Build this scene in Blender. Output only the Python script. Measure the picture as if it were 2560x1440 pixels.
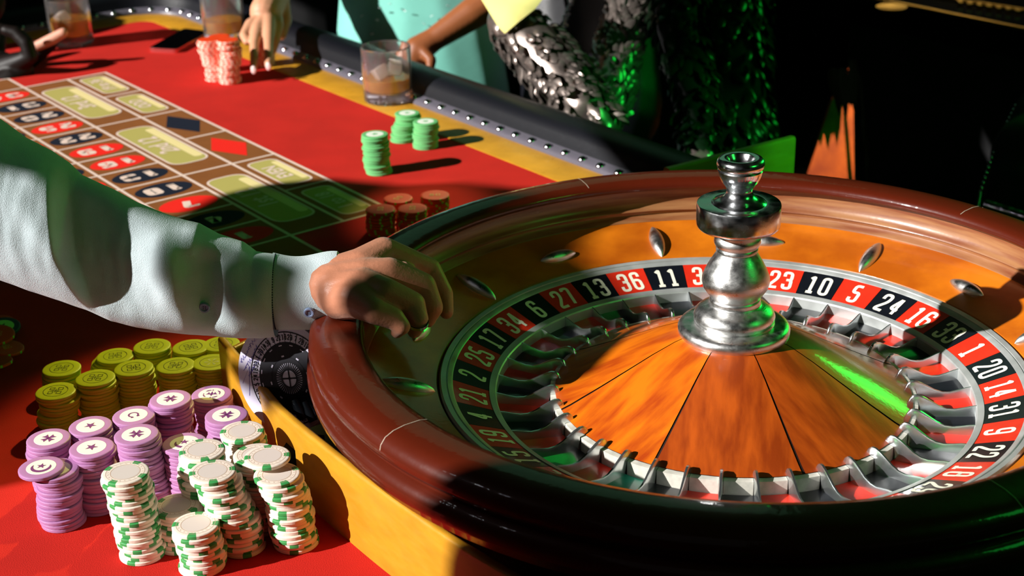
import bpy, bmesh, math, random
from math import sin, cos, pi, radians, sqrt, atan2, tan
from mathutils import Vector, Matrix, Euler
random.seed(7)
scene = bpy.context.scene
for o in list(bpy.data.objects): bpy.data.objects.remove(o)
# ---------------------------------------------------------------- units
# all modelling numbers are in wheel units (1 = outer radius of the number ring, 26 cm)
S = 0.26; Z0 = 0.871                     # felt lies 0.78 m above the floor
def M3(p): return Vector((p[0]*S, p[1]*S, p[2]*S+Z0))
# ---------------------------------------------------------------- camera
CAM = Vector((0, -4.7614, 2.3679)); ROT = Euler((1.1637, .0213, .1555), 'XYZ'); RM = ROT.to_matrix(); FPX = 3664.5
cd = bpy.data.cameras.new('camera'); cam = bpy.data.objects.new('camera', cd); scene.collection.objects.link(cam)
cam.location = M3(CAM); cam.rotation_euler = ROT
cd.sensor_width = 36; cd.lens = FPX/2560*36; cd.clip_start = .05
cd.dof.use_dof = True; cd.dof.focus_distance = 5.15*S; cd.dof.aperture_fstop = 9.0
scene.camera = cam
def at(x, y, Z): return CAM + RM @ (Vector(((x-1280)/FPX, -(y-720)/FPX, -1))*Z)
def onz(x, y, z):
    v = RM @ Vector(((x-1280)/FPX, -(y-720)/FPX, -1)); return CAM + v*((z-CAM.z)/v.z)
# ---------------------------------------------------------------- light, world, exposure
w = bpy.data.worlds.new('world'); scene.world = w; w.use_nodes = True
w.node_tree.nodes['Background'].inputs[0].default_value = (.55, .5, .5, 1)
w.node_tree.nodes['Background'].inputs[1].default_value = .012
SAZ, SEL = radians(32), radians(27.5)
SD = Vector((cos(SAZ)*cos(SEL), sin(SAZ)*cos(SEL), -sin(SEL)))
def light(kind, name, loc, energy, col, size=1., target=None, **kw):
    d = bpy.data.lights.new(name, kind); d.energy = energy; d.color = col
    if kind == 'AREA': d.size = size
    for k, v in kw.items(): setattr(d, k, v)
    o = bpy.data.objects.new(name, d); scene.collection.objects.link(o); o.location = M3(loc)
    if target is not None:
        o.rotation_euler = (M3(target)-M3(loc)).to_track_quat('-Z', 'Y').to_euler()
    return o
sun = light('SUN', 'sun', (-8, -8, 6), 7.5, (1, .97, .93), angle=radians(.6))
sun.rotation_euler = SD.to_track_quat('-Z', 'Y').to_euler()
light('AREA', 'green_stage_lamp', (5.0, 7.0, 2.7), 6.5, (.01, 1, .07), .4, (0, 0, 0))
light('SPOT', 'green_spot_lamp', (6.2, -1.2, 3.6), 120, (.04, 1, .12), target=(.45, 3.7, -.5), spot_size=radians(15), spot_blend=.5)
light('AREA', 'green_stage_lamp_right', (6.2, -1.8, 4.6), 2.6, (.03, 1, .10), .5, (0, 2, 0))
light('AREA', 'green_stage_lamp_high', (-2.4, 11.5, 6.3), 1.5, (.35, 1, .55), 1.6, (-.5, 0, 0))
for i_ in range(3): light('POINT', 'rim_glint_point', (-4.3-.5*i_, -2.6+.7*i_, 4.9), .5, (1, .97, 1), shadow_soft_size=.012)  # points added for glints on the rim, no bulbs known there
light('AREA', 'soft_fill_light', (-2.0, -8.6, 3.6), .25, (.9, .95, 1), 1.6, (0, 0, 0))  # added fill for soft reflections and dark sides, not a real window
light('SPOT', 'yellow_chip_fill', (-1.6, 6.0, 4.6), 115, (1, .88, .25), target=(-2.2, .1, -.2), spot_size=radians(10.5), spot_blend=.5, shadow_soft_size=.03)  # added spot that lifts only the shaded yellow chips
light('SPOT', 'orange_chip_fill', (-1.2, 7.6, 4.6), 95, (1, .8, .4), target=(-1.66, 2.62, -.2), spot_size=radians(6), spot_blend=.5, shadow_soft_size=.03)  # added narrow spot to brighten the shaded orange chips
light('SPOT', 'panel_sun_fill', (2.4, 3.6, 3.6), 170, (1, .62, .35), target=(.78, 7.9, -1.75), spot_size=radians(16), spot_blend=.3, shadow_soft_size=.01)  # added spot standing in for sunlight on the orange panel
scene.view_settings.view_transform = 'Standard'; scene.view_settings.look = 'None'
scene.view_settings.exposure = 0; scene.view_settings.gamma = 1; scene.view_settings.use_curve_mapping = False
# ---------------------------------------------------------------- materials
def srgb(h):
    h = h.lstrip('#'); c = [int(h[i:i+2], 16)/255 for i in (0, 2, 4)]
    return tuple(x/12.92 if x <= .04045 else ((x+.055)/1.055)**2.4 for x in c)+(1,)
MATS = {}
def mat(name, col, rough=.5, metal=0, spec=.5, coat=0, coat_rough=.05, trans=0, ior=1.45, sheen=0, bump=0, bscale=400, var=0, vscale=30,
        col2=None, vstretch=(1, 1, 1), emit=0, rvar=0, detail=4, vlo=.35, vhi=.65, rscale=60, bstretch=(1, 1, 1)):
    m = bpy.data.materials.new(name); m.use_nodes = True; nt = m.node_tree; n = nt.nodes; l = nt.links
    b = n['Principled BSDF']; col = srgb(col) if isinstance(col, str) else tuple(col)
    b.inputs['Base Color'].default_value = col; b.inputs['Roughness'].default_value = rough; b.inputs['Metallic'].default_value = metal
    b.inputs['Specular IOR Level'].default_value = spec; b.inputs['Coat Weight'].default_value = coat; b.inputs['Coat Roughness'].default_value = coat_rough
    b.inputs['Transmission Weight'].default_value = trans; b.inputs['IOR'].default_value = ior; b.inputs['Sheen Weight'].default_value = sheen
    if emit: b.inputs['Emission Color'].default_value = col; b.inputs['Emission Strength'].default_value = emit
    tc = n.new('ShaderNodeTexCoord')
    if col2 or var or rvar:
        mp = n.new('ShaderNodeMapping'); mp.inputs['Scale'].default_value = vstretch; l.new(tc.outputs['Object'], mp.inputs['Vector'])
    if col2 or var:
        nz = n.new('ShaderNodeTexNoise'); nz.inputs['Scale'].default_value = vscale; nz.inputs['Detail'].default_value = detail
        l.new(mp.outputs[0], nz.inputs['Vector'])
        cr = n.new('ShaderNodeValToRGB'); cr.color_ramp.elements[0].position = vlo; cr.color_ramp.elements[1].position = vhi
        c2 = srgb(col2) if isinstance(col2, str) else (tuple(col2) if col2 else tuple(c*(1-var) for c in col[:3])+(1,))
        cr.color_ramp.elements[0].color = c2; cr.color_ramp.elements[1].color = col
        l.new(nz.outputs['Fac'], cr.inputs[0]); l.new(cr.outputs[0], b.inputs['Base Color'])
    if rvar:
        nz = n.new('ShaderNodeTexNoise'); nz.inputs['Scale'].default_value = rscale; nz.inputs['Detail'].default_value = 6
        l.new(mp.outputs[0], nz.inputs['Vector'])
        mr = n.new('ShaderNodeMapRange'); mr.inputs[1].default_value = .3; mr.inputs[2].default_value = .7
        mr.inputs[3].default_value = max(.02, rough-rvar); mr.inputs[4].default_value = rough+rvar
        l.new(nz.outputs['Fac'], mr.inputs[0]); l.new(mr.outputs[0], b.inputs['Roughness'])
    if bump:
        mb = n.new('ShaderNodeMapping'); mb.inputs['Scale'].default_value = bstretch; l.new(tc.outputs['Object'], mb.inputs['Vector'])
        nb = n.new('ShaderNodeTexNoise'); nb.inputs['Scale'].default_value = bscale; nb.inputs['Detail'].default_value = 4
        l.new(mb.outputs[0], nb.inputs['Vector'])
        bp = n.new('ShaderNodeBump'); bp.inputs['Strength'].default_value = bump; bp.inputs['Distance'].default_value = .001
        l.new(nb.outputs['Fac'], bp.inputs['Height']); l.new(bp.outputs[0], b.inputs['Normal'])
        if coat: l.new(bp.outputs[0], b.inputs['Coat Normal'])
    MATS[name] = m; return m
felt = mat('red_felt', '#c8241a', .95, bump=.5, bscale=900, var=.12, vscale=14, spec=.2)
gold = mat('yellow_lacquered_wood', '#c88f24', .38, coat=.45, coat_rough=.25, var=.18, vscale=22, vstretch=(1, 1, 3), bump=.12, bscale=260, rvar=.12)
vinyl = mat('black_vinyl', '#0d0e15', .4, bump=.35, bscale=700)
stud = mat('chrome_stud', '#e8e6ea', .12, 1)
maho = mat('mahogany_varnish', '#561a0a', .4, spec=.2, coat=.6, coat_rough=.035, col2='#501808', vscale=5, vstretch=(1, 1, 3), bump=.3, bscale=90)
walnut = mat('worn_light_wood', '#9c6c44', .42, coat=.35, coat_rough=.2, col2='#7c4326', vscale=14, vstretch=(1, 1, 14), bump=.15, bscale=150, detail=8)
def flame(name, c1, c2, stretch, sc=9):
    return mat(name, c1, .4, coat=.7, coat_rough=.1, col2=c2, vscale=sc, vstretch=stretch, bump=.1, bscale=240, detail=7, vlo=.38, vhi=.66)
amber = flame('amber_lower_track_wood', '#de7a12', '#b05408', (1, 1, 2), 13)
cone_w = flame('flame_mahogany_panel', '#e0720c', '#a83c08', (1.2, 6, 2), 11)
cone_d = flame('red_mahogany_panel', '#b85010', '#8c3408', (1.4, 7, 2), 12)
seam_m = mat('dark_inlay', '#24120c', .6)
lightinlay = mat('light_inlay', '#c8b4a0', .5)
ringm = mat('brushed_aluminium', '#c8ccca', .4, .45, var=.25, vscale=30, rvar=.12)
chrome = mat('polished_chrome', '#e4e6e8', .2, 1, rvar=.09, rscale=90, bump=.05, bscale=350)
chrome2 = mat('brushed_chrome', '#e2e2e0', .34, 1, rvar=.1, rscale=120, bump=.15, bscale=300, bstretch=(1, 1, 8))
fretm = mat('fret_metal', '#d8dcde', .2, .95, rvar=.08, rscale=60)
whitepl = mat('worn_white_plastic', '#d8d4c8', .45, var=.3, vscale=80)
red_p = mat('pocket_red', '#e8321c', .35, coat=.4, var=.2, vscale=60)
blk_p = mat('pocket_black', '#12161e', .35, coat=.5, var=.3, vscale=60)
grn_p = mat('pocket_green', '#1c9c80', .35, coat=.4)
numw = mat('numeral_cream', '#f4f0dc', .5)
layout_tan = mat('layout_brown', '#8c5428', .95, bump=.4, bscale=900, var=.12, vscale=20, spec=.2)
layout_line = mat('layout_line_cream', '#e8cdbf', .9, spec=.2)
layout_red = mat('layout_red', '#ee2418', .9, spec=.2)
layout_blk = mat('layout_navy', '#151c2c', .9, spec=.2)
layout_grn = mat('layout_olive', '#b4a85c', .9, spec=.2)
layout_gold = mat('layout_pale_gold', '#ecd898', .9, spec=.2)  # pale gold band printed inside the bet boxes
cream = mat('chip_cream', '#f3e4d4', .45, bump=.2, bscale=300)
cgreen = mat('chip_spot_green', '#3f9a52', .45)
cline = mat('chip_groove', '#c4a790', .6)
cgrey = mat('chip_centre_grey', '#ddd0c6', .5)
purple = mat('chip_purple', '#b27cac', .45, bump=.15, bscale=300)
pinl = mat('chip_inlay_cream', '#fbf6e0', .4)
pemb = mat('chip_emblem_plum', '#7c3c74', .5)
yellow = mat('chip_yellow', '#c8cc14', .45, bump=.15, bscale=300)
yeng = mat('chip_engraving', '#4a4c10', .5)
yfoil = mat('chip_foil', '#dcdcb0', .3)
ored = mat('chip_orange_red', '#f04412', .5, bump=.15, bscale=300)
onum = mat('chip_gold_print', '#f0b868', .45)
gchip = mat('chip_green', '#6cbc76', .5)
ginl = mat('chip_green_inlay', '#f4f6ea', .45)
ospot = mat('chip_pale_spot', '#ffd2c0', .5)
ygs = mat('chip_lime_spot', '#9ae040', .5)
navy = mat('chip_navy', '#3a3c58', .5)
mint = mat('chip_mint_inlay', '#b8f090', .5)
glassm = mat('clear_glass', (1, .98, .97, 1), .02, trans=.965, ior=1.5)
whiskey = mat('whiskey', (1, .52, .06, 1), .0, trans=.55, ior=1.34)
icem = mat('ice', (1, .95, .9, 1), .15, trans=.55, ior=1.31, bump=.4, bscale=90)
shirt = mat('pale_blue_cotton', '#c6d4d8', .9, sheen=.3, bump=.6, bscale=1100, var=.08, vscale=60, spec=.2)
liningm = mat('brown_lining', '#4a3a34', .9)
button = mat('blue_grey_button', '#7f93b4', .3, coat=.6)
thread = mat('dark_thread', '#1c2434', .9)
skin = mat('warm_brown_skin', '#b8795c', .45, bump=.35, bscale=330, var=.14, vscale=40, spec=.4, sheen=.1)
skin2 = mat('tan_skin', '#d69a78', .5, var=.1, vscale=30, bump=.2, bscale=300)
skin3 = mat('deep_brown_skin', '#94552f', .45, var=.1, vscale=20)
skin4 = mat('shaded_brown_skin', '#140b08', .5, spec=.3)  # deep shade is darkened into this skin colour
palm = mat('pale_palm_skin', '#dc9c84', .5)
nail = mat('white_nail_polish', '#f2dcd8', .2, coat=.6)
teal = mat('teal_ribbed_cloth', '#78c6b6', .7, bump=.4, bscale=60, bstretch=(1, 1, 9), sheen=.3)
sequin = mat('silver_sequin', '#f4fffd', .35, .3)
darkcl = mat('black_cloth', '#060608', .9)
featherm = mat('silver_brown_paillette', '#a89a92', .3, .8, var=.5, vscale=30)
greenseq = mat('black_green_paillette', '#142a18', .28, .35)
lemon = mat('pale_yellow_cloth', '#e2dc84', .8, var=.06, vscale=20)
paper = mat('white_card', '#c8c4d8', .8)
ink = mat('black_print', '#14131c', .8)
pen = mat('purple_pen', '#4a3f9c', .8)
phone_b = mat('phone_glass', '#050506', .15, coat=.5)
phone_e = mat('rose_gold_edge', '#e08a88', .25, .9)
floor_m = mat('dark_carpet', '#0c0a0b', .95)
wall_m = mat('dark_wall', '#0b090a', .9)
orangew = mat('orange_wood', '#d86a0c', .5, col2='#a03c08', vscale=9, vstretch=(2, 2, 1))
leafm = mat('leaf_shadow_black', '#010201', 1, spec=0)  # matte black so the leaves imitate leaf shadows on the panel
steel_s = mat('black_steel', '#22262c', .25, .8)
brassm = mat('gold_trim', '#c89a3c', .3, .9)
# ---------------------------------------------------------------- mesh builder
class MB:
    def __init__(s): s.v = []; s.f = []; s.m = []
    def add(s, vs, fs, mi=0, T=None):
        k = len(s.v)
        for p in vs:
            p = Vector(p)
            s.v.append(T @ p if T is not None else p)
        for f in fs: s.f.append(tuple(i+k for i in f)); s.m.append(mi)
        return s
    def box(s, c, d, mi=0, T=None):
        x, y, z = d[0]/2, d[1]/2, d[2]/2; cx, cy, cz = c
        vs = [(cx+i*x, cy+j*y, cz+k*z) for i in (-1, 1) for j in (-1, 1) for k in (-1, 1)]
        return s.add(vs, [(0, 1, 3, 2), (4, 6, 7, 5), (0, 4, 5, 1), (2, 3, 7, 6), (0, 2, 6, 4), (1, 5, 7, 3)], mi, T)
    def lathe(s, prof, n=32, mi=0, a0=0, a1=2*pi, T=None, caps=False, mf=None):
        full = abs(a1-a0-2*pi) < 1e-6; m = n if full else n+1; vs = []; fs = []; P = len(prof)
        for i in range(m):
            a = a0+(a1-a0)*i/n
            for r, z in prof: vs.append((r*cos(a), r*sin(a), z))
        k0 = len(s.f)
        for i in range(n):
            j = (i+1) % m
            for q in range(P-1):
                r1, r2 = prof[q][0], prof[q+1][0]
                A, B, C_, D_ = i*P+q, j*P+q, j*P+q+1, i*P+q+1
                if r1 < 1e-7: f = (A, C_, D_)
                elif r2 < 1e-7: f = (A, B, D_)
                else: f = (A, B, C_, D_)
                fs.append(f)
        s.add(vs, fs, mi, T)
        if mf:
            q = 0
            for i in range(n):
                for k in range(P-1):
                    s.m[k0+i*(P-1)+k] = mf(i, k)
        if caps and not full:
            k = len(s.v)-len(vs)
            s.f.append(tuple(k+q for q in range(P))); s.m.append(mi)
            s.f.append(tuple(k+(m-1)*P+q for q in reversed(range(P)))); s.m.append(mi)
        return s
    def prism(s, poly, z0, z1, mi=0, T=None):
        n = len(poly); vs = [(x, y, z0) for x, y in poly]+[(x, y, z1) for x, y in poly]
        fs = [tuple(range(n-1, -1, -1)), tuple(range(n, 2*n))]+[(i, (i+1) % n, n+(i+1) % n, n+i) for i in range(n)]
        return s.add(vs, fs, mi, T)
    def ribbon(s, path, wf, z=0, mi=0, closed=False, T=None, th=.0):
        n = len(path); L = []; R = []
        for i in range(n):
            if closed: a, b = Vector(path[i-1]), Vector(path[(i+1) % n])
            else: a, b = Vector(path[max(0, i-1)]), Vector(path[min(n-1, i+1)])
            p = Vector(path[i]); d = (b-a)
            if d.length < 1e-9: d = Vector((1, 0))
            d.normalize(); nrm = Vector((-d.y, d.x))
            k = 1
            e1 = (p-a); 
            if e1.length > 1e-9 and (closed or 0 < i < n-1):
                e1.normalize(); k = 1/max(.6, abs(e1.dot(d)))
            ww = wf(d) if callable(wf) else wf
            L.append(p+nrm*ww*k/2); R.append(p-nrm*ww*k/2)
        vs = [(q.x, q.y, z+th) for q in L]+[(q.x, q.y, z+th) for q in R]; fs = []
        for i in range(n if closed else n-1):
            j = (i+1) % n; fs.append((n+i, n+j, j, i))
        if th:
            vs += [(q.x, q.y, z) for q in L]+[(q.x, q.y, z) for q in R]
            for i in range(n if closed else n-1):
                j = (i+1) % n; fs.append((i, j, 2*n+j, 2*n+i)); fs.append((n+j, n+i, 3*n+i, 3*n+j))
            if not closed:
                fs.append((0, 2*n, 3*n, n)); fs.append((n-1, 2*n-1, 4*n-1, 3*n-1))
        return s.add(vs, fs, mi, T)
    def tube(s, pts, rs, n=10, mi=0, T=None, flat=1.0):
        pts = [Vector(p) for p in pts]
        if not hasattr(rs, '__len__'): rs = [rs]*len(pts)
        vs = []; fs = []; up = Vector((0, 0, 1)); N = len(pts)
        prev = None
        for i, p in enumerate(pts):
            d = (pts[min(N-1, i+1)]-pts[max(0, i-1)]).normalized()
            if prev is None:
                x = d.cross(up)
                if x.length < 1e-3: x = d.cross(Vector((1, 0, 0)))
            else: x = prev-d*prev.dot(d)
            x.normalize(); y = d.cross(x); prev = x
            for k in range(n):
                a = 2*pi*k/n; vs.append(p+(x*cos(a)+y*sin(a)*flat)*rs[i])
        for i in range(N-1):
            for k in range(n):
                j = (k+1) % n; fs.append((i*n+k, i*n+j, (i+1)*n+j, (i+1)*n+k))
        fs.append(tuple(reversed(range(n)))); fs.append(tuple((N-1)*n+k for k in range(n)))
        return s.add(vs, fs, mi, T)
    def sphere(s, c, r, n=10, m=6, mi=0, sc=(1, 1, 1), T=None):
        pr = [(sin(pi*i/m), -cos(pi*i/m)) for i in range(m+1)]
        pr[0] = (0, -1); pr[-1] = (0, 1)
        A = Matrix.Translation(c) @ Matrix.Diagonal((r*sc[0], r*sc[1], r*sc[2], 1))
        return s.lathe(pr, n, mi, T=(T @ A) if T is not None else A)
    def mesh(s, name, mats, smooth=35, org=(0, 0, 0), loc=False):
        me = bpy.data.meshes.new(name); o = Vector(org)
        me.from_pydata([(p-o)*S for p in s.v], [], s.f)
        for m in (mats if isinstance(mats, (list, tuple)) else [mats]): me.materials.append(m)
        me.polygons.foreach_set('material_index', s.m)
        if smooth:
            me.polygons.foreach_set('use_smooth', [True]*len(me.polygons)); me.set_sharp_from_angle(angle=radians(smooth))
        me.update(); return me
ORG = {}
def link(name, me, parent=None, org=(0, 0, 0), rot=0):
    o = bpy.data.objects.new(name, me); scene.collection.objects.link(o)
    if parent is None: o.location = M3(org)
    else: o.parent = parent
    ORG[o.name] = Vector(org); o.rotation_euler = (0, 0, rot)
    return o
def tag(o, label=None, cat=None, group=None, kind=None):
    if label: o['label'] = label
    if cat: o['category'] = cat
    if group: o['group'] = group
    if kind: o['kind'] = kind
    return o
def thing(name, org, label, cat, group=None, rot=0):
    return tag(link(name, None, None, org, rot), label, cat, group)
def root_org(o):
    while o.parent: o = o.parent
    return ORG[o.name]
def part(name, mb, m, parent, smooth=35, rot=0, local=False, label=None):
    me = mb.mesh(name, m, smooth, (0, 0, 0) if local else root_org(parent))
    o = link(name, me, parent, rot=rot)
    if label: o['label'] = label
    return o
def single(name, mb, m, org, label, cat, group=None, smooth=35):
    return tag(link(name, mb.mesh(name, m, smooth, org), None, org), label, cat, group)
def struct(name, mb, m, org=(0, 0, 0), smooth=35):
    return tag(link(name, mb.mesh(name, m, smooth, org), None, org), kind='structure')
def fillet(path, r, closed=False, k=5):
    out = []; n = len(path); P = [Vector(p) for p in path]
    for i in range(n):
        if not closed and i in (0, n-1): out.append(P[i]); continue
        a, p, b = P[i-1], P[i], P[(i+1) % n]
        da, db = a-p, b-p; rr = min(r, da.length/2*.98, db.length/2*.98)
        if rr < 1e-4: out.append(p); continue
        A = p+da.normalized()*rr; B = p+db.normalized()*rr
        for j in range(k+1):
            t = j/k; out.append(A*(1-t)**2+p*2*t*(1-t)+B*t*t)
    return out
DIG = {'0': [([(0, .5), (0, 1), (1, 1), (1, 0), (0, 0)], 1)], '1': [([(.05, .84), (.5, 1), (.5, 0)], 0), ([(.05, 0), (.95, 0)], 0)],
 '2': [([(0, .7), (0, 1), (1, 1), (1, .6), (0, .12), (0, 0), (1.05, 0)], 0)],
 '3': [([(0, .74), (0, 1), (1, 1), (1, .53), (.3, .53)], 0), ([(.3, .53), (1, .53), (1, 0), (0, 0), (0, .26)], 0)],
 '4': [([(.8, 0), (.8, 1)], 0), ([(.72, .98), (0, .3), (1.15, .3)], 0)],
 '5': [([(1, 1), (.08, 1), (.03, .55), (1, .6), (1, 0), (0, 0), (0, .24)], 0)],
 '6': [([(1, .76), (1, 1), (0, 1), (0, 0), (1, 0), (1, .56), (0, .56)], 0)],
 '7': [([(0, .86), (0, 1), (1, 1), (.35, 0)], 0)],
 '8': [([(.5, .53), (.04, .53), (.04, 1), (.96, 1), (.96, .53)], 1), ([(.5, .53), (0, .53), (0, 0), (1, 0), (1, .53)], 1)],
 '9': [([(0, .24), (0, 0), (1, 0), (1, 1), (0, 1), (0, .44), (1, .44)], 0)]}
def numeral(mb, txt, h, w, t, gap, z, mapf=None, mi=0, fat=False, th=0.0):
    """stroke-drawn digits, centred on 0,0, up = +y"""
    n = len(txt); tot = n*w+(n-1)*gap; x0 = -tot/2
    sub = MB()
    for i, ch in enumerate(txt):
        cx = x0+i*(w+gap)
        for path, cl in DIG[ch]:
            pts = [(cx+t/2+p[0]*(w-t), -h/2+t/2+p[1]*(h-t)) for p in path]
            pts = fillet(pts, w*.42, bool(cl))
            dense = []
            for a, b in zip(pts, pts[1:]+([pts[0]] if cl else [])):
                dense.append(a)
                L = (Vector(b)-Vector(a)).length
                for q in range(1, int(L/(h*.2))+1): dense.append(a+(b-a)*(q/(int(L/(h*.2))+1)))
            if not cl: dense.append(pts[-1])
            wf = (lambda d: t*(.42+.72*abs(d.y))) if fat else t
            sub.ribbon(dense, wf, z, mi, bool(cl), th=th)
    if mapf: sub.v = [Vector(mapf(p)) for p in sub.v]
    k = len(mb.v); mb.v += sub.v
    for f, m in zip(sub.f, sub.m): mb.f.append(tuple(i+k for i in f)); mb.m.append(m)
    return mb
def text_mb(txt, size, T, mi=0, italic=0, ext=.0):
    cu = bpy.data.curves.new('t', 'FONT'); cu.body = txt; cu.size = size; cu.align_x = 'CENTER'; cu.align_y = 'CENTER'; cu.shear = italic
    cu.resolution_u = 2; cu.offset = size*.022
    o = bpy.data.objects.new('t', cu); scene.collection.objects.link(o)
    dg = bpy.context.evaluated_depsgraph_get(); me = bpy.data.meshes.new_from_object(o.evaluated_get(dg))
    mb = MB(); mb.add([v.co.copy() for v in me.vertices], [tuple(p.vertices) for p in me.polygons], mi, T)
    bpy.data.objects.remove(o); bpy.data.curves.remove(cu); bpy.data.meshes.remove(me)
    return mb
def evalmesh(name, mb, mods, mats, org):
    """apply modifiers to a builder mesh and return plain mesh in metres"""
    me = mb.mesh(name, mats, 0, org); o = bpy.data.objects.new('tmp', me); scene.collection.objects.link(o)
    for ty, kw in mods:
        md = o.modifiers.new(ty, ty)
        for k, v in kw.items(): setattr(md, k, v)
    dg = bpy.context.evaluated_depsgraph_get(); r = bpy.data.meshes.new_from_object(o.evaluated_get(dg)); r.name = name
    bpy.data.objects.remove(o); bpy.data.meshes.remove(me)
    r.polygons.foreach_set('use_smooth', [True]*len(r.polygons))
    if not r.materials:
        for m in (mats if isinstance(mats, (list, tuple)) else [mats]): r.materials.append(m)
    return r
def capsule(mb, a, b, ra, rb, n=14, flat=None):
    """tapered limb segment with round ends; flat=(axis, factor) squashes along a direction"""
    a, b = Vector(a), Vector(b); d = (b-a); L = d.length
    if L < 1e-6: return mb.sphere(a, ra, n, 8)
    d.normalize(); q = d.to_track_quat('Z', 'Y').to_matrix().to_4x4()
    pr = [(0, -ra)]+[(ra*sin(t), -ra*cos(t)) for t in (pi/8, pi/4, 3*pi/8, pi/2)]+[(rb*cos(t), L+rb*sin(t)) for t in (0, pi/8, pi/4, 3*pi/8)]+[(0, L+rb)]
    k = len(mb.v); mb.lathe(pr, n, T=Matrix.Translation(a) @ q)
    if flat:
        ax, fc = Vector(flat[0]).normalized(), flat[1]
        for i in range(k, len(mb.v)):
            v = mb.v[i]-a; t = v.dot(d); c = a+d*t; r = mb.v[i]-c
            mb.v[i] = c+r-ax*(r.dot(ax)*(1-fc))
    return mb
def organic(name, segs, m, parent, voxel=.0016, smooth=6, label=None, disp=None):
    """one continuous skin from limb segments: union by voxel remesh, then smoothing"""
    mb = MB()
    for sg in segs: capsule(mb, *sg)
    mods = [('REMESH', dict(mode='VOXEL', voxel_size=voxel, use_smooth_shade=True)), ('SMOOTH', dict(iterations=smooth, factor=.6))]
    me = evalmesh(name, mb, mods, m, root_org(parent))
    o = link(name, me, parent)
    if label: o['label'] = label
    return o
# ================================================================ SETTING
FLZ = -3.35
fl = MB().box((0, 4, FLZ-.05), (70, 60, .1)); struct('floor', fl, floor_m)
RT = Matrix.Rotation(SAZ, 4, 'Z')
struct('ceiling', MB().box((22.4, 0, 8.05), (60, 90, .1), T=RT), wall_m)
struct('wall_back', MB().box((0, 32, 2.3), (70, .2, 11.4)), wall_m)
# unseen gobo added to shape the sunlight, openings cut along shadow edges; (a, b) = coordinates across the sun beam
WT = -7.6
Rv = Vector((sin(SAZ), -cos(SAZ), 0)); Tv = Vector((cos(SAZ), sin(SAZ), 0))
def wz(b): return (b-WT*sin(SEL))/cos(SEL)
HOLES = [
 [(-.9, -2.6), (-.92, -1.4), (-1.1, -.9), (-1.05, -.74), (-1.28, -.62), (-1.32, -.3), (-.92, -.34), (-.8, -.27), (-.72, -.24), (-.66, -.08), (-.6, .03), (-.5, .02), (-.43, -.12), (-.38, -.28), (-.36, -.38),
  (-.28, -.37), (-.25, -.29), (-.2, -.21), (-.28, -.13), (-.4, -.02), (-.5, .06), (-.62, .06), (-.87, -.04), (-.98, -.01), (-1.13, 0), (-1.28, .09), (-1.32, .17), (-1.48, .03), (-1.65, .08), (-1.75, .5), (-1.6, 1.3),
  (1.1, 1.3), (1.45, .9), (1.4, .45), (1.27, .27), (1.13, .12), (.95, -.02), (.8, -.15), (.68, -.28), (.62, -.45), (.52, -.68), (.42, -1.2), (.3, -2.6)],
 [(-2.9, 0), (-3.09, -.11), (-3.3, -.21), (-3.4, -.36), (-3.7, -.51), (-3.76, -.67), (-3.69, -.8), (-3.43, -.94), (-4, -1.2), (-9.5, -1.7),
  (-9.5, 0), (-7.6, 0), (-7.4, .5), (-7.3, 2), (-5.2, 1.4), (-4.95, 1.12), (-4.48, .72), (-4.1, .52), (-3.7, .42), (-2.9, .2)],
]
cu = bpy.data.curves.new('wall', 'CURVE'); cu.dimensions = '2D'; cu.fill_mode = 'BOTH'
def spl(pts):
    s_ = cu.splines.new('POLY'); s_.points.add(len(pts)-1); s_.use_cyclic_u = True
    for i, (x, y) in enumerate(pts): s_.points[i].co = (x*S, y*S, 0, 1)
spl([(-40, FLZ), (25, FLZ), (25, 8), (-40, 8)])
ISLANDS = [[(-1.1, -.83), (-1.02, -.79), (-.74, -.70), (-.62, -.61), (-.5, -.53), (-.43, -.47), (-.38, -.46), (-.4, -.55), (-.5, -.72), (-.6, -.8), (-.78, -.8), (-.95, -.85)],
 [(-.712, -.276), (-.649, -.261), (-.586, -.262), (-.545, -.347), (-.515, -.43), (-.505, -.5), (-.52, -.53), (-.565, -.52), (-.636, -.447)],
 [(-.51, -.25), (-.488, -.245), (-.465, -.29), (-.44, -.36), (-.465, -.40), (-.49, -.34)]]  # loose panels added inside the opening to shade cards and sleeve
for h in HOLES+ISLANDS: spl([(a, wz(b)) if wz(b) > FLZ+.05 else (a, FLZ+.05) for a, b in h])
cu.extrude = .004
co = bpy.data.objects.new('c', cu); scene.collection.objects.link(co)
me = bpy.data.meshes.new_from_object(co.evaluated_get(bpy.context.evaluated_depsgraph_get())); bpy.data.objects.remove(co)
Wm = Matrix((( Rv.x, 0, -Tv.x), (Rv.y, 0, -Tv.y), (0, 1, 0))).to_4x4()
me.transform(Wm); me.transform(Matrix.Translation(Tv*WT*S)); me.materials.clear(); me.materials.append(wall_m)
wl = tag(link('sun_gobo', me, None, (0, 0, 0)), kind='structure')
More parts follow.
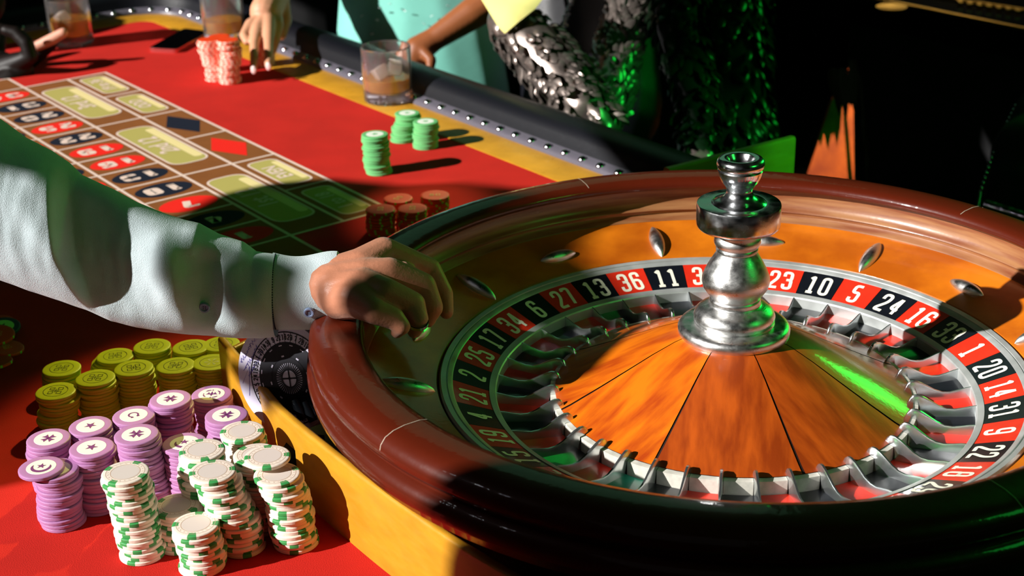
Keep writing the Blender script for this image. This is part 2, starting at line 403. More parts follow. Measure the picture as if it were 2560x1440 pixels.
# the notch in the first opening is shaped to shade part of the dealer's fist
# ================================================================ ROULETTE TABLE
O2 = Vector((-1.859, 2.4505)); TA = 2.3806; E1 = Vector((cos(TA), sin(TA))); E2 = Vector((-sin(TA), cos(TA))); PC = .3144
def TP(u, v, z=-.35): p = O2+E1*u+E2*v; return Vector((p.x, p.y, z))
V = [0, .286, .6044, .9868, 1.3692, 1.7516]
table = thing('roulette_table', (-2.5, 2.2, FLZ), 'long roulette table with red felt, brown betting layout and yellow wooden border', 'table')
def tprism(polyuv, z0, z1, mb=None, mi=0):
    mb = mb or MB(); P = [TP(u, v) for u, v in polyuv]
    ar = sum(P[i].x*P[(i+1) % len(P)].y-P[(i+1) % len(P)].x*P[i].y for i in range(len(P)))
    if ar < 0: P.reverse()
    return mb.prism([(p.x, p.y) for p in P], z0, z1, mi)
part('table_slab', tprism([(5.75, -1.3), (5.75, 3.15), (-6.5, 3.15), (-6.5, -2.1), (-1.3, -2.1), (-.6, -1.3)], -.62, -.362), darkcl, table)
part('pedestal', tprism([(4.6, -.3), (4.6, 2.7), (-4.6, 2.7), (-4.6, -.6)], FLZ, -.62), darkcl, table)
part('felt', tprism([(5.15, -.965), (5.15, 3.05), (-6.4, 3.05), (-6.4, 1.83), (-3.5, 1.83), (-3.0, 1.86), (-2.47, 1.865), (-1.9, 1.80), (-1.5, 1.72), (-1.35, 1.5), (-1.15, -.965)], -.362, -.35), felt, table)
R0 = .12
def edge_path(d, n=10):
    pts = [(-1.12, -.965-d)]
    for i in range(24): pts.append((-1.12+(5.15-R0+1.12)*(i+1)/24, -.965-d))
    for i in range(1, n+1):
        a = -pi/2+pi/2*i/n; pts.append((5.15-R0+(R0+d)*cos(a), -.965+R0+(R0+d)*sin(a)))
    for i in range(1, 14): pts.append((5.15+d, -.965+R0+(3.88)*i/13))
    return pts
def sweep(prof, mb=None, mi=0):
    mb = mb or MB(); cols = [[TP(u, v, z) for u, v in edge_path(d)] for d, z in prof]; n = len(cols[0]); P = len(prof); vs = []; fs = []
    for i in range(n):
        for q in range(P): vs.append(cols[q][i])
    for i in range(n-1):
        for q in range(P-1): fs.append((i*P+q, i*P+q+1, (i+1)*P+q+1, (i+1)*P+q))
    fs.append(tuple(reversed(range(P)))); fs.append(tuple((n-1)*P+q for q in range(P)))
    return mb.add(vs, fs, mi)
part('wooden_border', sweep([(0, -.362), (0, -.349), (.006, -.345), (.262, -.345), (.262, -.362)]), gold, table, label='yellow lacquered wooden border round the felt')
part('stud_strip', sweep([(.257, -.362), (.257, -.334), (.275, -.314), (.312, -.308), (.338, -.296), (.338, -.362)]), mat('grey_vinyl', '#5c5862', .35, bump=.5, bscale=300), table, smooth=60, label='grey puckered strip carrying the chrome studs')
rail = part('armrest_rail', sweep([(.3, -.362), (.31, -.315), (.335, -.295), (.36, -.245), (.40, -.205), (.45, -.185), (.52, -.185), (.58, -.2), (.63, -.24), (.66, -.3), (.66, -.4), (.6, -.62), (.5, -.62)]),
            vinyl, table, smooth=60, label='padded black vinyl armrest')
sm_ = MB().lathe([(0, .024), (.011, .022), (.02, .016), (.027, .006), (.028, 0)], 12).mesh('stud', stud, 60)
ep = edge_path(.29); acc = 0; nxt = .05; st = []
for a, b in zip(ep, ep[1:]):
    a, b = Vector(a), Vector(b); L = (b-a).length
    while nxt <= acc+L:
        q = a+(b-a)*((nxt-acc)/L); st.append(TP(q.x, q.y, -.317)); nxt += .158
    acc += L
for p in st:
    o = link('stud', sm_, rail); o.location = (p-root_org(table))*S
# upright boards of the wheel surround
def board(pathuv, z0, z1, t, name, label):
    mb = MB(); P = fillet(pathuv, .3); n = len(P); vs = []; fs = []
    for i, p in enumerate(P):
        d = (P[min(n-1, i+1)]-P[max(0, i-1)]).normalized(); nr = Vector((-d.y, d.x))
        for s_, z in ((.5, z0), (.5, z1-.012), (.4, z1-.003), (.2, z1), (-.2, z1), (-.4, z1-.003), (-.5, z1-.012), (-.5, z0)):
            q = p+nr*t*s_; vs.append(TP(q.x, q.y, z))
    for i in range(n-1):
        for q in range(8): fs.append((i*8+q, (i+1)*8+q, (i+1)*8+(q+1) % 8, i*8+(q+1) % 8))
    fs.append(tuple(range(8))); fs.append(tuple((n-1)*8+q for q in reversed(range(8))))
    mb.add(vs, fs)
    bm = mb
    return part(name, mb, gold, table, smooth=50, label=label)
def uv(x, y): d = Vector((x, y))-O2; return (d.dot(E1), d.dot(E2))
nb = [uv(*p) for p in [(-1.975, .175), (-1.86, .02), (-1.709, -.178), (-1.603, -.327), (-1.466, -.477), (-1.34, -.605), (-1.124, -.82), (-.95, -.98), (-.783, -1.13), (-.583, -1.284), (-.3, -1.52), (.1, -1.85)]]
board(nb, -.36, -.048, .032, 'surround_board', 'yellow upright board between the chips and the wheel')
board([(-1.12, -.98), (-1.17, -1.86)], -.5, -.05, .05, 'surround_board', 'yellow upright board behind the wheel, lit green')
board([(-1.44, 1.66), (-1.30, 1.2)], -.36, -.13, .03, 'surround_board', 'low shaded end of the wheel surround under the sleeve')
# ---- betting layout
zf = -.3496
lay = part('betting_layout', tprism([(0, 0), (12*PC, 0), (12*PC, V[2]), (13*PC, V[2]), (13*PC, V[5]), (0, V[5]), (-.42, V[5]), (-.8, (V[2]+V[5])/2), (-.42, V[2]), (0, V[2])], -.3505, -.3494), layout_tan, table)
def lineseg(a, b, wd=.02, z=-.3488):
    mb = MB(); A, B = TP(*a), TP(*b); mb.ribbon([(A.x, A.y), (B.x, B.y)], wd, z); return part('layout_line', mb, layout_line, table, smooth=0)
for v in (0, 1): lineseg((-.01, V[v]), (12*PC+.01, V[v]))
lineseg((-.42, V[2]), (13*PC+.01, V[2]))
for v in (3, 4): lineseg((0, V[v]), (13*PC+.01, V[v]), .018)
lineseg((-.42, V[5]), (13*PC+.01, V[5]))
for k in range(0, 13, 2): lineseg((k*PC, 0), (k*PC, V[1]), .02, -.3487)
for k in range(0, 13, 4): lineseg((k*PC, V[1]), (k*PC, V[2]), .02, -.3487)
for k in range(0, 14): lineseg((k*PC, V[2]), (k*PC, V[5]), .018, -.3487)
lineseg((-.42, V[2]), (-.8, (V[2]+V[5])/2), .018, -.3486); lineseg((-.42, V[5]), (-.8, (V[2]+V[5])/2), .018, -.3486)
REDS = {1, 3, 5, 7, 9, 12, 14, 16, 18, 19, 21, 23, 25, 27, 30, 32, 34, 36}
for n in range(1, 37):
    k, c = (n-1)//3, (n-1) % 3; cu_, cv = (k+.5)*PC, (V[2+c]+V[3+c])/2
    mb = MB(); N = 28
    mb.add([TP(cu_+.112*sin(2*pi*i/N), cv+.168*cos(2*pi*i/N), -.3485) for i in range(N)], [tuple(range(N-1, -1, -1))])
    if (mb.v[1]-mb.v[0]).cross(mb.v[2]-mb.v[1]).z > 0: mb.f = [tuple(range(N))]
    sp = part('number_spot', mb, layout_red if n in REDS else layout_blk, table, smooth=0)
    nm = MB(); t = str(n)
    numeral(nm, t, .135, .092, .04, .032, 0, mapf=lambda p, a=cu_, b=cv: TP(a-p[1], b+p[0], -.3478), fat=True)
    part('numeral', nm, layout_line, sp, smooth=0)
def rrect(cu_, cv, hu, hv, r, z, m, name, parent, th=0):
    pts = fillet([(cu_-hu, cv-hv), (cu_+hu, cv-hv), (cu_+hu, cv+hv), (cu_-hu, cv+hv)], r, True, 6)
    mb = MB()
    if th: P = [TP(p[0], p[1]) for p in pts]; mb.ribbon([(p.x, p.y) for p in P], th, z, closed=True)
    else:
        P = [TP(p[0], p[1], z) for p in pts]
        mb.add(P, [tuple(range(len(P)))])
        if sum(P[i].x*P[(i+1) % len(P)].y-P[(i+1) % len(P)].x*P[i].y for i in range(len(P))) < 0: mb.f = [tuple(reversed(range(len(P))))]
    return part(name, mb, m, parent, smooth=0)
def txt(s_, cu_, cv, size, parent):
    T = Matrix(((E1.x, E2.x, 0, 0), (E1.y, E2.y, 0, 0), (0, 0, 1, 0), (0, 0, 0, 1)))
    c = TP(cu_, cv, -.3474); mb = text_mb(s_, size, Matrix.Translation(c) @ T @ Matrix.Diagonal((.8, 1, 1, 1)))
    part('lettering', mb, layout_line, parent, smooth=0)
for i, s_ in enumerate(('1st 12', '2nd 12', '3rd 12')):
    c, cv = (4*i+2)*PC, (V[1]+V[2])/2
    b = rrect(c, cv, .44, .122, .09, -.3484, layout_grn, 'bet_box', table); rrect(c+.0, cv-.082, .36, .03, .028, -.3481, layout_gold, 'box_print_band', b)
    rrect(c, cv, .44, .122, .09, -.3479, layout_line, 'box_outline', b, .014); txt(s_, c, cv+.012, .17, b)
for i, s_ in ((0, '1 to 18'), (1, 'EVEN'), (4, 'ODD'), (5, '19 to 36')):
    c, cv = (2*i+1)*PC, V[1]/2
    b = rrect(c, cv, .245, .092, .06, -.3484, layout_grn, 'bet_box', table); rrect(c, cv-.064, .19, .02, .018, -.3481, layout_gold, 'box_print_band', b)
    rrect(c, cv, .245, .092, .06, -.3479, layout_line, 'box_outline', b, .013); txt(s_, c, cv+.008, .125, b)
for i, m in ((2, layout_red), (3, layout_blk)):
    c, cv = (2*i+1)*PC, V[1]/2; mb = MB(); mb.add([TP(c-.235, cv, -.3484), TP(c, cv-.118, -.3484), TP(c+.235, cv, -.3484), TP(c, cv+.118, -.3484)], [(3, 2, 1, 0)])
    o = part('bet_diamond', mb, m, table, smooth=0)
    if o.data.polygons[0].normal.z < 0: o.data.flip_normals()
# ================================================================ ROULETTE WHEEL (bowl)
bowl = thing('roulette_wheel_bowl', (0, 0, -.362), 'large round mahogany roulette wheel bowl with amber ball track and chrome deflectors', 'roulette wheel')
part('rim', MB().lathe([(1.06, -.362), (1.2, -.362), (1.225, -.34), (1.2, -.31), (1.22, -.2), (1.27, -.1), (1.35, -.03), (1.42, .015), (1.455, .045), (1.462, .07), (1.478, .082), (1.498, .1), (1.503, .125), (1.5, .148), (1.482, .163), (1.466, .17), (1.464, .182),
     (1.482, .192), (1.492, .212), (1.487, .238), (1.47, .258), (1.44, .27), (1.40, .2745), (1.345, .272), (1.316, .264), (1.303, .252), (1.3, .238), (1.306, .228), (1.33, .224)], 192), maho, bowl, smooth=50, label='dark red varnished mahogany rim')
part('ball_track', MB().lathe([(1.326, .226), (1.343, .215), (1.346, .19), (1.338, .16), (1.33, .142), (1.322, .138), (1.318, .13), (1.328, .122), (1.33, .112), (1.322, .1), (1.308, .092), (1.304, .086)], 192), walnut, bowl, smooth=40, label='worn light wood ball track')
for a0, a1 in ((0, 360),):
    part('lower_track', MB().lathe([(1.312, .0875), (1.25, .07), (1.18, .05), (1.1, .026), (1.058, .012), (1.052, 0), (1.052, -.1), (.3, -.2), (.3, -.362), (1.1, -.362)], 192), amber, bowl, smooth=40)
for a in (119, -133, -58, 48, -12, 176):
    mb = MB(); ar = radians(a)
    pr = [(1.491, .222), (1.487, .2385), (1.47, .2588), (1.44, .2708), (1.40, .2753), (1.345, .2728), (1.318, .266)]
    wv = .0012; vs = []; fs = []
    for i, (r, z) in enumerate(pr):
        for s_ in (-1, 1): vs.append((r*cos(ar)-s_*wv*sin(ar), r*sin(ar)+s_*wv*cos(ar), z+.0006))
    for i in range(len(pr)-1): fs.append((2*i, 2*i+1, 2*i+3, 2*i+2))
    part('rim_joint', mb.add(vs, fs), lightinlay, bowl, smooth=0)
def canoe(L, W, H):
    mb = MB(); N, Mn = 22, 10; vs = []; fs = []
    for i in range(N+1):
        t = -1+2*i/N; wd = W*(max(0, 1-t*t))**.8; h = H*(max(0, 1-t*t))**.6
        for k in range(Mn+1):
            a = pi*k/Mn; vs.append((t*L, -cos(a)*wd, sin(a)*h*(1 if 1 else 0)))
    for i in range(N):
        for k in range(Mn): fs.append((i*(Mn+1)+k, (i+1)*(Mn+1)+k, (i+1)*(Mn+1)+k+1, i*(Mn+1)+k+1))
    return mb.add(vs, fs)
dr = canoe(.105, .032, .034).mesh('deflector', chrome2, 60); dt = canoe(.09, .03, .032).mesh('deflector', chrome2, 60)
slope = atan2(.0875-.012, 1.312-1.058)
for k in range(16):
    a = radians(17+22.5*k); r = 1.165; z = .012+(r-1.058)*tan(slope)-.001
    o = link('deflector', dr if k % 2 == 0 else dt, bowl)
    o.location = Vector((r*cos(a), r*sin(a), z+.362))*S
    o.rotation_euler = (Matrix.Rotation(a, 3, 'Z') @ Matrix.Rotation(-slope, 3, 'Y') @ (Matrix.Identity(3) if k % 2 == 0 else Matrix.Rotation(pi/2, 3, 'Z'))).to_euler()
# ================================================================ ROTOR
rot = thing('roulette_wheel_rotor', (0, 0, 0), 'spinning wheel head with numbered ring, metal pockets and amber wooden cone', 'roulette rotor')
SEQ = [0, 32, 15, 19, 4, 21, 2, 25, 17, 34, 6, 27, 13, 36, 11, 30, 8, 23, 10, 5, 24, 16, 33, 1, 20, 14, 31, 9, 22, 18, 29, 7, 28, 12, 35, 3, 26]
PH = -2.0244; DA = 2*pi/37
part('outer_ring', MB().lathe([(1.048, -.1), (1.048, .008), (1.042, .016), (1.024, .012), (1.0225, .006), (1.0195, .006), (1.018, .0105), (1.004, .0045), (1.0, .0005), (.998, -.02)], 185), ringm, rot, smooth=30, label='brushed metal ring round the numbers')
part('inner_ring', MB().lathe([(.871, -.07), (.8705, -.0475), (.866, -.0485), (.849, -.055), (.8455, -.06), (.8455, -.13)], 185), ringm, rot, smooth=30, label='brushed metal ring inside the numbers')
part('rotor_dish', MB().lathe([(1.046, -.1), (1.0, -.16), (.8, -.19), (.2, -.2), (.1, -.2)], 64), seam_m, rot)
def zring(r): return (r-1)*(.0505/.1315)
def tile_mb(r0, r1, z0, z1, th, gap=.0012, n=5):
    mb = MB(); vs = []; fs = []; h = DA/2-gap
    for i in range(n+1):
        a = -h+2*h*i/n
        for r, z in ((r0, z0), (r1, z1), (r1, z1-th), (r0, z0-th)): vs.append((r*cos(a), r*sin(a), z))
    for i in range(n):
        for q in range(4): fs.append((i*4+q, i*4+(q+1) % 4, (i+1)*4+(q+1) % 4, (i+1)*4+q))
    fs.append((0, 3, 2, 1)); fs.append((n*4, n*4+1, n*4+2, n*4+3))
    return mb.add(vs, fs)
tm = {m.name: tile_mb(.8685, 1.0, zring(.8685), 0, .02).mesh('number_tile', m, 30) for m in (red_p, blk_p, grn_p)}
pm = {m.name: tile_mb(.655, .8455, -.118, -.098, .01, .0).mesh('pocket', m, 30) for m in (red_p, blk_p, grn_p)}
col = tile_mb(.622, .652, -.066, -.070, .085, .012, 4).mesh('collar_segment', whitepl, 30)
# fret: S-profiled fin
fp = [(0, -.057), (.08, -.061), (.2, -.07), (.32, -.077), (.44, -.077), (.56, -.068), (.68, -.053), (.78, -.041), (.87, -.034), (.94, -.035), (.99, -.044), (1.02, -.058)]
def fret():
    mb = MB(); vs = []; fs = []; n = len(fp)
    for i, (t, z) in enumerate(fp):
        r = .847-t*.225; tw = .0035+.0035*t; off = .012*sin(t*pi)*0
        zb = -.145 if r > .655 else max(-.07, -.145)
        for y, zz in ((-tw, zb), (-tw, z-.006), (-tw*.6, z), (tw*.6, z), (tw, z-.006), (tw, zb)): vs.append((r, y+off, zz))
    for i in range(n-1):
        for q in range(5): fs.append((i*6+q, (i+1)*6+q, (i+1)*6+q+1, i*6+q+1))
    fs.append(tuple(reversed(range(6)))); fs.append(tuple((n-1)*6+q for q in range(6)))
    return mb.add(vs, fs)
fm = fret().mesh('fret', fretm, 45)
for k, n in enumerate(SEQ):
    m = grn_p if n == 0 else red_p if n in REDS else blk_p; a = PH-k*DA
    t = link('number_tile', tm[m.name], rot, rot=a)
    nm = MB(); numeral(nm, str(n), .1, .043, .0135, .012, 0, mapf=lambda p: ((.934+p[1])*cos(-p[0]/(.934+p[1])), (.934+p[1])*sin(-p[0]/(.934+p[1])), zring(.934+p[1])+.0012))
    link('numeral', nm.mesh('numeral', numw, 0), t)
    link('pocket', pm[m.name], rot, rot=a)
    link('collar_segment', col, rot, rot=a)
    link('fret', fm, rot, rot=a+DA/2)
cprof = [(.634, -.064), (.6, -.05), (.5, .0), (.4, .052), (.3, .105), (.22, .143), (.17, .16)]
cm = [MB().lathe(cprof, 12, a0=-pi/8+.0085, a1=pi/8-.0085).mesh('cone_panel', m, 40) for m in (cone_w, cone_d)]
part('cone_core', MB().lathe([(.64, -.15)]+[(r, z-.004) for r, z in cprof], 96), seam_m, rot)
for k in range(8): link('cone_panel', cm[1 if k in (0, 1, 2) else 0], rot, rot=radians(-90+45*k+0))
sp1 = part('spindle_base', MB().lathe([(.19, .15), (.196, .158), (.197, .176), (.19, .188), (.175, .194), (.15, .196), (.142, .197), (.139, .203), (.142, .212), (.143, .222), (.137, .238), (.122, .252), (.102, .262), (.094, .265), (.09, .268), (.088, .276), (.09, .282), (.088, .288), (.084, .292)], 96), chrome2, rot, smooth=40, label='brushed round base of the spindle')
part('spindle_vase', MB().lathe([(.084, .29), (.087, .296), (.1, .312), (.113, .332), (.118, .352), (.117, .368), (.108, .392), (.094, .42), (.08, .444), (.071, .458), (.069, .464), (.073, .469), (.0725, .476), (.07, .48), (.077, .488), (.081, .5), (.079, .514), (.07, .524), (.064, .53), (.06, .56)], 96), chrome2, rot, smooth=40, label='vase-shaped chrome stem of the spindle')
part('spindle_disc', MB().lathe([(.055, .552), (.12, .552), (.138, .556), (.143, .562), (.144, .57), (.144, .634), (.142, .640), (.138, .642), (.094, .642), (.09, .646), (.088, .6445)], 96), chrome, rot, smooth=40, label='thick polished chrome disc of the spindle')
part('spindle_finial', MB().lathe([(.09, .642), (.086, .647), (.07, .653), (.052, .664), (.044, .68), (.044, .692), (.05, .703), (.062, .718), (.07, .735), (.074, .748), (.076, .758), (.073, .762), (.078, .768), (.081, .78), (.079, .792), (.072, .8), (.06, .803), (.048, .8), (.044, .792), (.036, .776), (.02, .766), (0, .763)], 96), chrome, rot, smooth=40, label='goblet-shaped chrome finial with hollow top')
# ================================================================ CHIPS
ORD = ['top', 'second', 'third', 'fourth', 'fifth', 'sixth', 'seventh', 'eighth', 'ninth', 'tenth', 'eleventh', 'twelfth', 'thirteenth', 'fourteenth', 'fifteenth',
       'sixteenth', 'seventeenth', 'eighteenth', 'nineteenth', 'twentieth', 'twenty-first', 'twenty-second']
CR = .0765
def chip_prof(th, r=CR, lip=0):
    return [(0, 0), (r*.93, 0), (r*.975, .0008), (r, .003), (r, th-.003), (r*.975, th-.0008), (r*.93, th), (r*.72, th-lip), (0, th-lip)]
def chip_mesh(name, m, th, spot=None, ns=4, wd=.13, topspots=True):
    mb = MB(); n = 48
    def mf(i, k):
        if not spot: return 0
        ph = (i/n*ns) % 1
        ok = abs(ph-.5) < wd
        return 1 if ok and k in ((1, 2, 3, 4, 5, 6) if topspots else (2, 3, 4)) else 0
    mb.lathe(chip_prof(th), n if spot else 32, mf=mf if spot else None)
    return mb.mesh(name, [m, spot] if spot else m, 40)
def emb_mesh(kind, m, th):
    mb = MB(); z = th+.0012
    def star(R, r, n, cx=0, cy=0, a0=pi/2):
        P = [(cx+(R if i % 2 == 0 else r)*cos(a0+pi*i/n), cy+(R if i % 2 == 0 else r)*sin(a0+pi*i/n)) for i in range(2*n)]
        k = len(P); mb.add([(cx, cy, z)]+[(x, y, z) for x, y in P], [(0, i+1, (i+1) % k+1) for i in range(k)])
    def arc(R, w0, a0, a1, cx=0, cy=0, n=16, taper=False):
        P = [(cx+R*cos(a0+(a1-a0)*i/n), cy+R*sin(a0+(a1-a0)*i/n)) for i in range(n+1)]
        mb2 = MB(); vs = []; fs = []
        for i, (x, y) in enumerate(P):
            ww = w0*(sin(pi*i/n)**.6+.03 if taper else 1)/2; a = a0+(a1-a0)*i/n
            vs += [(x-cos(a)*ww, y-sin(a)*ww, z), (x+cos(a)*ww, y+sin(a)*ww, z)]
        for i in range(n): fs.append((2*i, 2*i+1, 2*i+3, 2*i+2))
        mb.add(vs, fs)
    if kind == 'star': star(.024, .0095, 5)
    elif kind == 'cross':
        for k in range(4):
            a = pi/4+k*pi/2; T = Matrix.Rotation(a, 4, 'Z')
            mb.add([(0.001, -.003, z), (.026, -.0125, z), (.0215, 0, z), (.026, .0125, z), (.001, .003, z)], [(0, 1, 2), (0, 2, 4), (4, 2, 3)], T=T)
        star(.008, .005, 4)
    elif kind == 'horseshoe': arc(.017, .0065, radians(-60), radians(240), 0, .002); mb.add([(-.017, -.019, z), (-.006, -.019, z), (-.006, -.012, z), (-.015, -.012, z)], [(0, 1, 2, 3)]); mb.add([(.006, -.019, z), (.017, -.019, z), (.015, -.012, z), (.006, -.012, z)], [(0, 1, 2, 3)])
    elif kind == 'crescent': arc(.0305, .013, radians(15), radians(245), 0, 0, 22, True); star(.018, .007, 5, .004, -.004)
    elif kind == 'lily':
        star(.02, .005, 2); star(.013, .005, 3, -.012, 0); star(.013, .005, 3, .012, 0)
        for k in range(4): arc(.031, .006, k*pi/2+.15, k*pi/2+.95, taper=True)
        for k in range(4): star(.005, .0035, 2, .03*cos(k*pi/2), .03*sin(k*pi/2))
    elif kind == 'meander':
        for k in range(4):
            a = pi/4+k*pi/2; c = Vector((.0225*cos(a), .0225*sin(a))); q = .0085
            mb.ribbon([(c.x-q, c.y-q), (c.x+q, c.y-q), (c.x+q, c.y+q), (c.x-q, c.y+q)], .0028, z, closed=True)
        mb.ribbon([(-.014, 0), (.014, 0)], .0028, z); mb.ribbon([(0, -.014), (0, .014)], .0028, z)
    elif kind == 'pinwheel':
        for k in range(6):
            T = Matrix.Rotation(k*pi/3, 4, 'Z'); mb.add([(.004, 0, z), (.03, -.002, z), (.026, .009, z)], [(0, 1, 2)], T=T)
    elif kind == 'ring': mb.lathe([(.0455, z), (.0475, z)], 40)
    elif kind == 'ringbig': mb.lathe([(.0465, z-.0009), (.0485, z-.0009)], 40)
    elif kind == 'disc': mb.lathe([(0, z-.001), (.045, z-.001)], 40)
    elif kind == 'dash':
        for k in range(22):
            T = Matrix.Rotation(k*2*pi/22, 4, 'Z'); mb.ribbon([(.0525, -.002*(k % 3)), (.058, .0025)], .0016, z-.0009, T=T)
        mb.lathe([(.0615, z-.0009), (.063, z-.0009)], 40)
    elif kind == 'inlay': mb.lathe([(0, th+.0006), (.0495, th+.0006), (.0505, th-.001)], 40)
    elif kind == 'fifty': numeral(mb, '50', .032, .024, .006, .008, z)
    elif kind == 'scribble':
        pts = [(.03*cos(t*1.7)*(.6+.4*sin(3*t)), .02*sin(2.3*t)) for t in [i*.35 for i in range(30)]]
        mb.ribbon(pts, .0018, z)
    return mb.mesh('emblem_'+kind, m, 0)
THW, THP, THY = .0149, .0149, .0138
KIND = dict(
 white=dict(th=THW, mesh=chip_mesh('white_chip', cream, THW, cgreen, 4, .15), cat='poker chip', nm='white_chip', desc='cream chip with green spots', short='cream chip', group='cream chips with green spots in the stacks', top=[('groove', 'ringbig', cline), ('groove', 'dash', cline), ('centre', 'disc', cgrey)]),
 purple=dict(th=THP, mesh=chip_mesh('purple_chip', purple, THP), cat='poker chip', nm='purple_chip', desc='purple chip', group='purple chips in the stacks', top=[('inlay', 'inlay', pinl)]),
 yellow=dict(th=THY, mesh=chip_mesh('yellow_chip', yellow, THY), cat='poker chip', nm='yellow_chip', desc='yellow chip', group='olive yellow chips in the stacks', top=[('groove', 'ring', yeng)]),
 orange=dict(th=.0145, mesh=chip_mesh('orange_chip', ored, .0145, ygs, 8, .04, False), cat='poker chip', nm='orange_chip', desc='orange chip', group='orange chips beside the wheel rim', top=[]),
 green=dict(th=.0145, mesh=chip_mesh('green_chip', gchip, .0145), cat='poker chip', nm='green_chip', desc='light green chip', group='light green chips on the red felt', top=[('inlay', 'inlay', ginl), ('emblem', 'star', gchip)]),
 coral=dict(th=.0152, mesh=chip_mesh('coral_chip', ored, .0152, ospot, 12, .3, False), cat='poker chip', nm='coral_chip', desc='coral chip with pale spots', group='coral red chips at the far table end', top=[]),
)
EMB = {}
def getemb(kind, m, th):
    k = (kind, m.name, round(th, 4))
    if k not in EMB: EMB[k] = emb_mesh(kind, m, th)
    return EMB[k]
def put_chip(K, p, rz, label, extra=(), top=False, tilt=None):
    c = link(K['nm'], K['mesh'], None, p, rz); tag(c, label, K['cat'], K['group'])
    if tilt: c.rotation_euler = tilt
    if top:
        for nm, kd, m in list(K['top'])+list(extra):
            link(nm, getemb(kd, m, K['th']), c)
    return c
def stack(kind, tx, ty, n, where, emb=None, lean=(0, 0), jit=.006, seed=0, drop=None, rz=None, base=None):
    """tx, ty: pixel where the centre of the top face shows; n chips; lean = total drift of the stack top in u"""
    K = KIND[kind]; th = K['th']; rnd = random.Random(seed*13+n)
    top = onz(tx, ty, -.35+n*th) if base is None else Vector((base[0], base[1], 0))
    x0, y0 = top.x-lean[0], top.y-lean[1]; px_ = py_ = 0
    for i in range(n):                         # i = 0 lowest
        f = i/max(1, n-1); px_ = .55*px_+rnd.uniform(-jit, jit); py_ = .55*py_+rnd.uniform(-jit, jit)
        if i == n-1: px_ = py_ = 0
        p = (x0+lean[0]*f**1.4+px_, y0+lean[1]*f**1.4+py_, -.35+i*th)
        q = n-1-i
        nth = ORD[q] if q < len(ORD) else 'lowest'
        if i == 0 and n > 1: nth = 'lowest'
        lab = f"{K.get('short', K['desc'])}, {nth} of the {where}"
        isl = q == 0
        a = rz if (rz is not None and isl) else rnd.uniform(0, 6.28)
        put_chip(K, p, a, lab, emb or (), top=isl)
ang = radians(9)
e_s = [('emblem', 'star', pemb)]; e_c = [('emblem', 'cross', pemb)]; e_h = [('emblem', 'horseshoe', pemb)]; e_m = [('emblem', 'crescent', pemb)]; e_l = [('emblem', 'lily', pemb)]
y_m = [('engraving', 'meander', yeng)]; y_p = [('engraving', 'pinwheel', yfoil)]
W = 'white'
stack(W, 313, 1180, 21, 'tall leftmost cream stack in front', seed=1, rz=.5, lean=(-.02, .0))
stack(W, 505, 1123, 20, 'cream stack behind the grey-marked one', seed=2, rz=1.2, jit=.01)
stack(W, 531, 1177, 20, 'cream stack with a grey mark on its top chip', seed=3, rz=1.1, lean=(-.075, -.01), jit=.009)
stack(W, 605, 1077, 18, 'rearmost cream stack beside the yellow board', seed=4, rz=.9)
stack(W, 640, 1135, 19, 'cream stack touching the board, right of the middle', seed=5, rz=.2, lean=(.0, .0))
KW = KIND[W]; p = onz(668, 1139, -.35+20*THW+.001); put_chip(KW, (p.x, p.y, -.35+19*THW), 1.0, 'cream chip with green spots lying askew across two stacks', top=True)
stack(W, 692, 1184, 18, 'rightmost cream stack in front of the board', seed=6, rz=1.4, lean=(-.045, .0), jit=.008)
stack(W, 489, 1309, 11, 'short front cream stack', seed=7, rz=.9, lean=(-.01, .0), jit=.009)
stack(W, 441, 1262, 10, 'half-shaded short cream stack behind the front one', seed=8, rz=.4)
P_ = 'purple'
stack(P_, 139, 1172, 14, 'purple stack under the displaced crescent chip', seed=11, rz=ang+.2, jit=.007)
p = onz(96, 1167, -.35+15*THP); put_chip(KIND[P_], (p.x+.01, p.y, -.35+14*THP), ang+2.5, 'purple crescent and star chip jutting off its stack to the left', e_m, top=True)
stack(P_, 121, 1096, 14, 'leftmost rear purple stack topped by a cross', e_c, seed=12, rz=ang)
stack(P_, 226, 1064, 14, 'rear purple stack topped by a star', e_s, seed=13, rz=ang-.4)
stack(P_, 229, 1118, 16, 'front purple stack topped by a star', e_s, seed=14, rz=ang-.3, jit=.008)
stack(P_, 334, 1038, 14, 'purple stack topped by a horseshoe', e_h, seed=15, rz=ang+.6)
stack(P_, 341, 1085, 19, 'purple stack with a cross left of the shaded crescent', e_c, seed=16, rz=ang+.2, lean=(-.03, 0))
stack(P_, 426, 997, 15, 'purple stack with a cross next to the yellow chips', e_c, seed=17, rz=ang+.1, jit=.01)
stack(P_, 529, 985, 11, 'purple stack topped by a lily emblem', e_l, seed=18, rz=ang)
stack(P_, 566, 1037, 17, 'purple stack with a cross against the board', e_c, seed=19, rz=ang, jit=.008)
stack(P_, 461, 1107, 16, 'half-shaded purple stack topped by a crescent', e_m, seed=20, rz=ang+2.6)
Y_ = 'yellow'
stack(Y_, 154, 920, 8, 'leftmost rear yellow stack', y_m, seed=21, rz=ang)
p = onz(196, 924, -.35+7*THY); put_chip(KIND[Y_], (p.x, p.y, -.35), .2, 'olive yellow chip low beside the leftmost rear stack', top=True)
stack(Y_, 139, 977, 11, 'leftmost front yellow stack', y_m, seed=22, rz=ang, jit=.009)
stack(Y_, 238, 944, 12, 'second front yellow stack from the left', y_m, seed=23, rz=ang, jit=.008)
stack(Y_, 288, 889, 8, 'second rear yellow stack from the left', y_m, seed=24, rz=ang+.2, lean=(.05, 0))
stack(Y_, 334, 919, 12, 'third front yellow stack from the left', y_m, seed=25, rz=ang+.3)
stack(Y_, 380, 865, 9, 'third rear yellow stack from the left', y_m, seed=26, rz=ang)
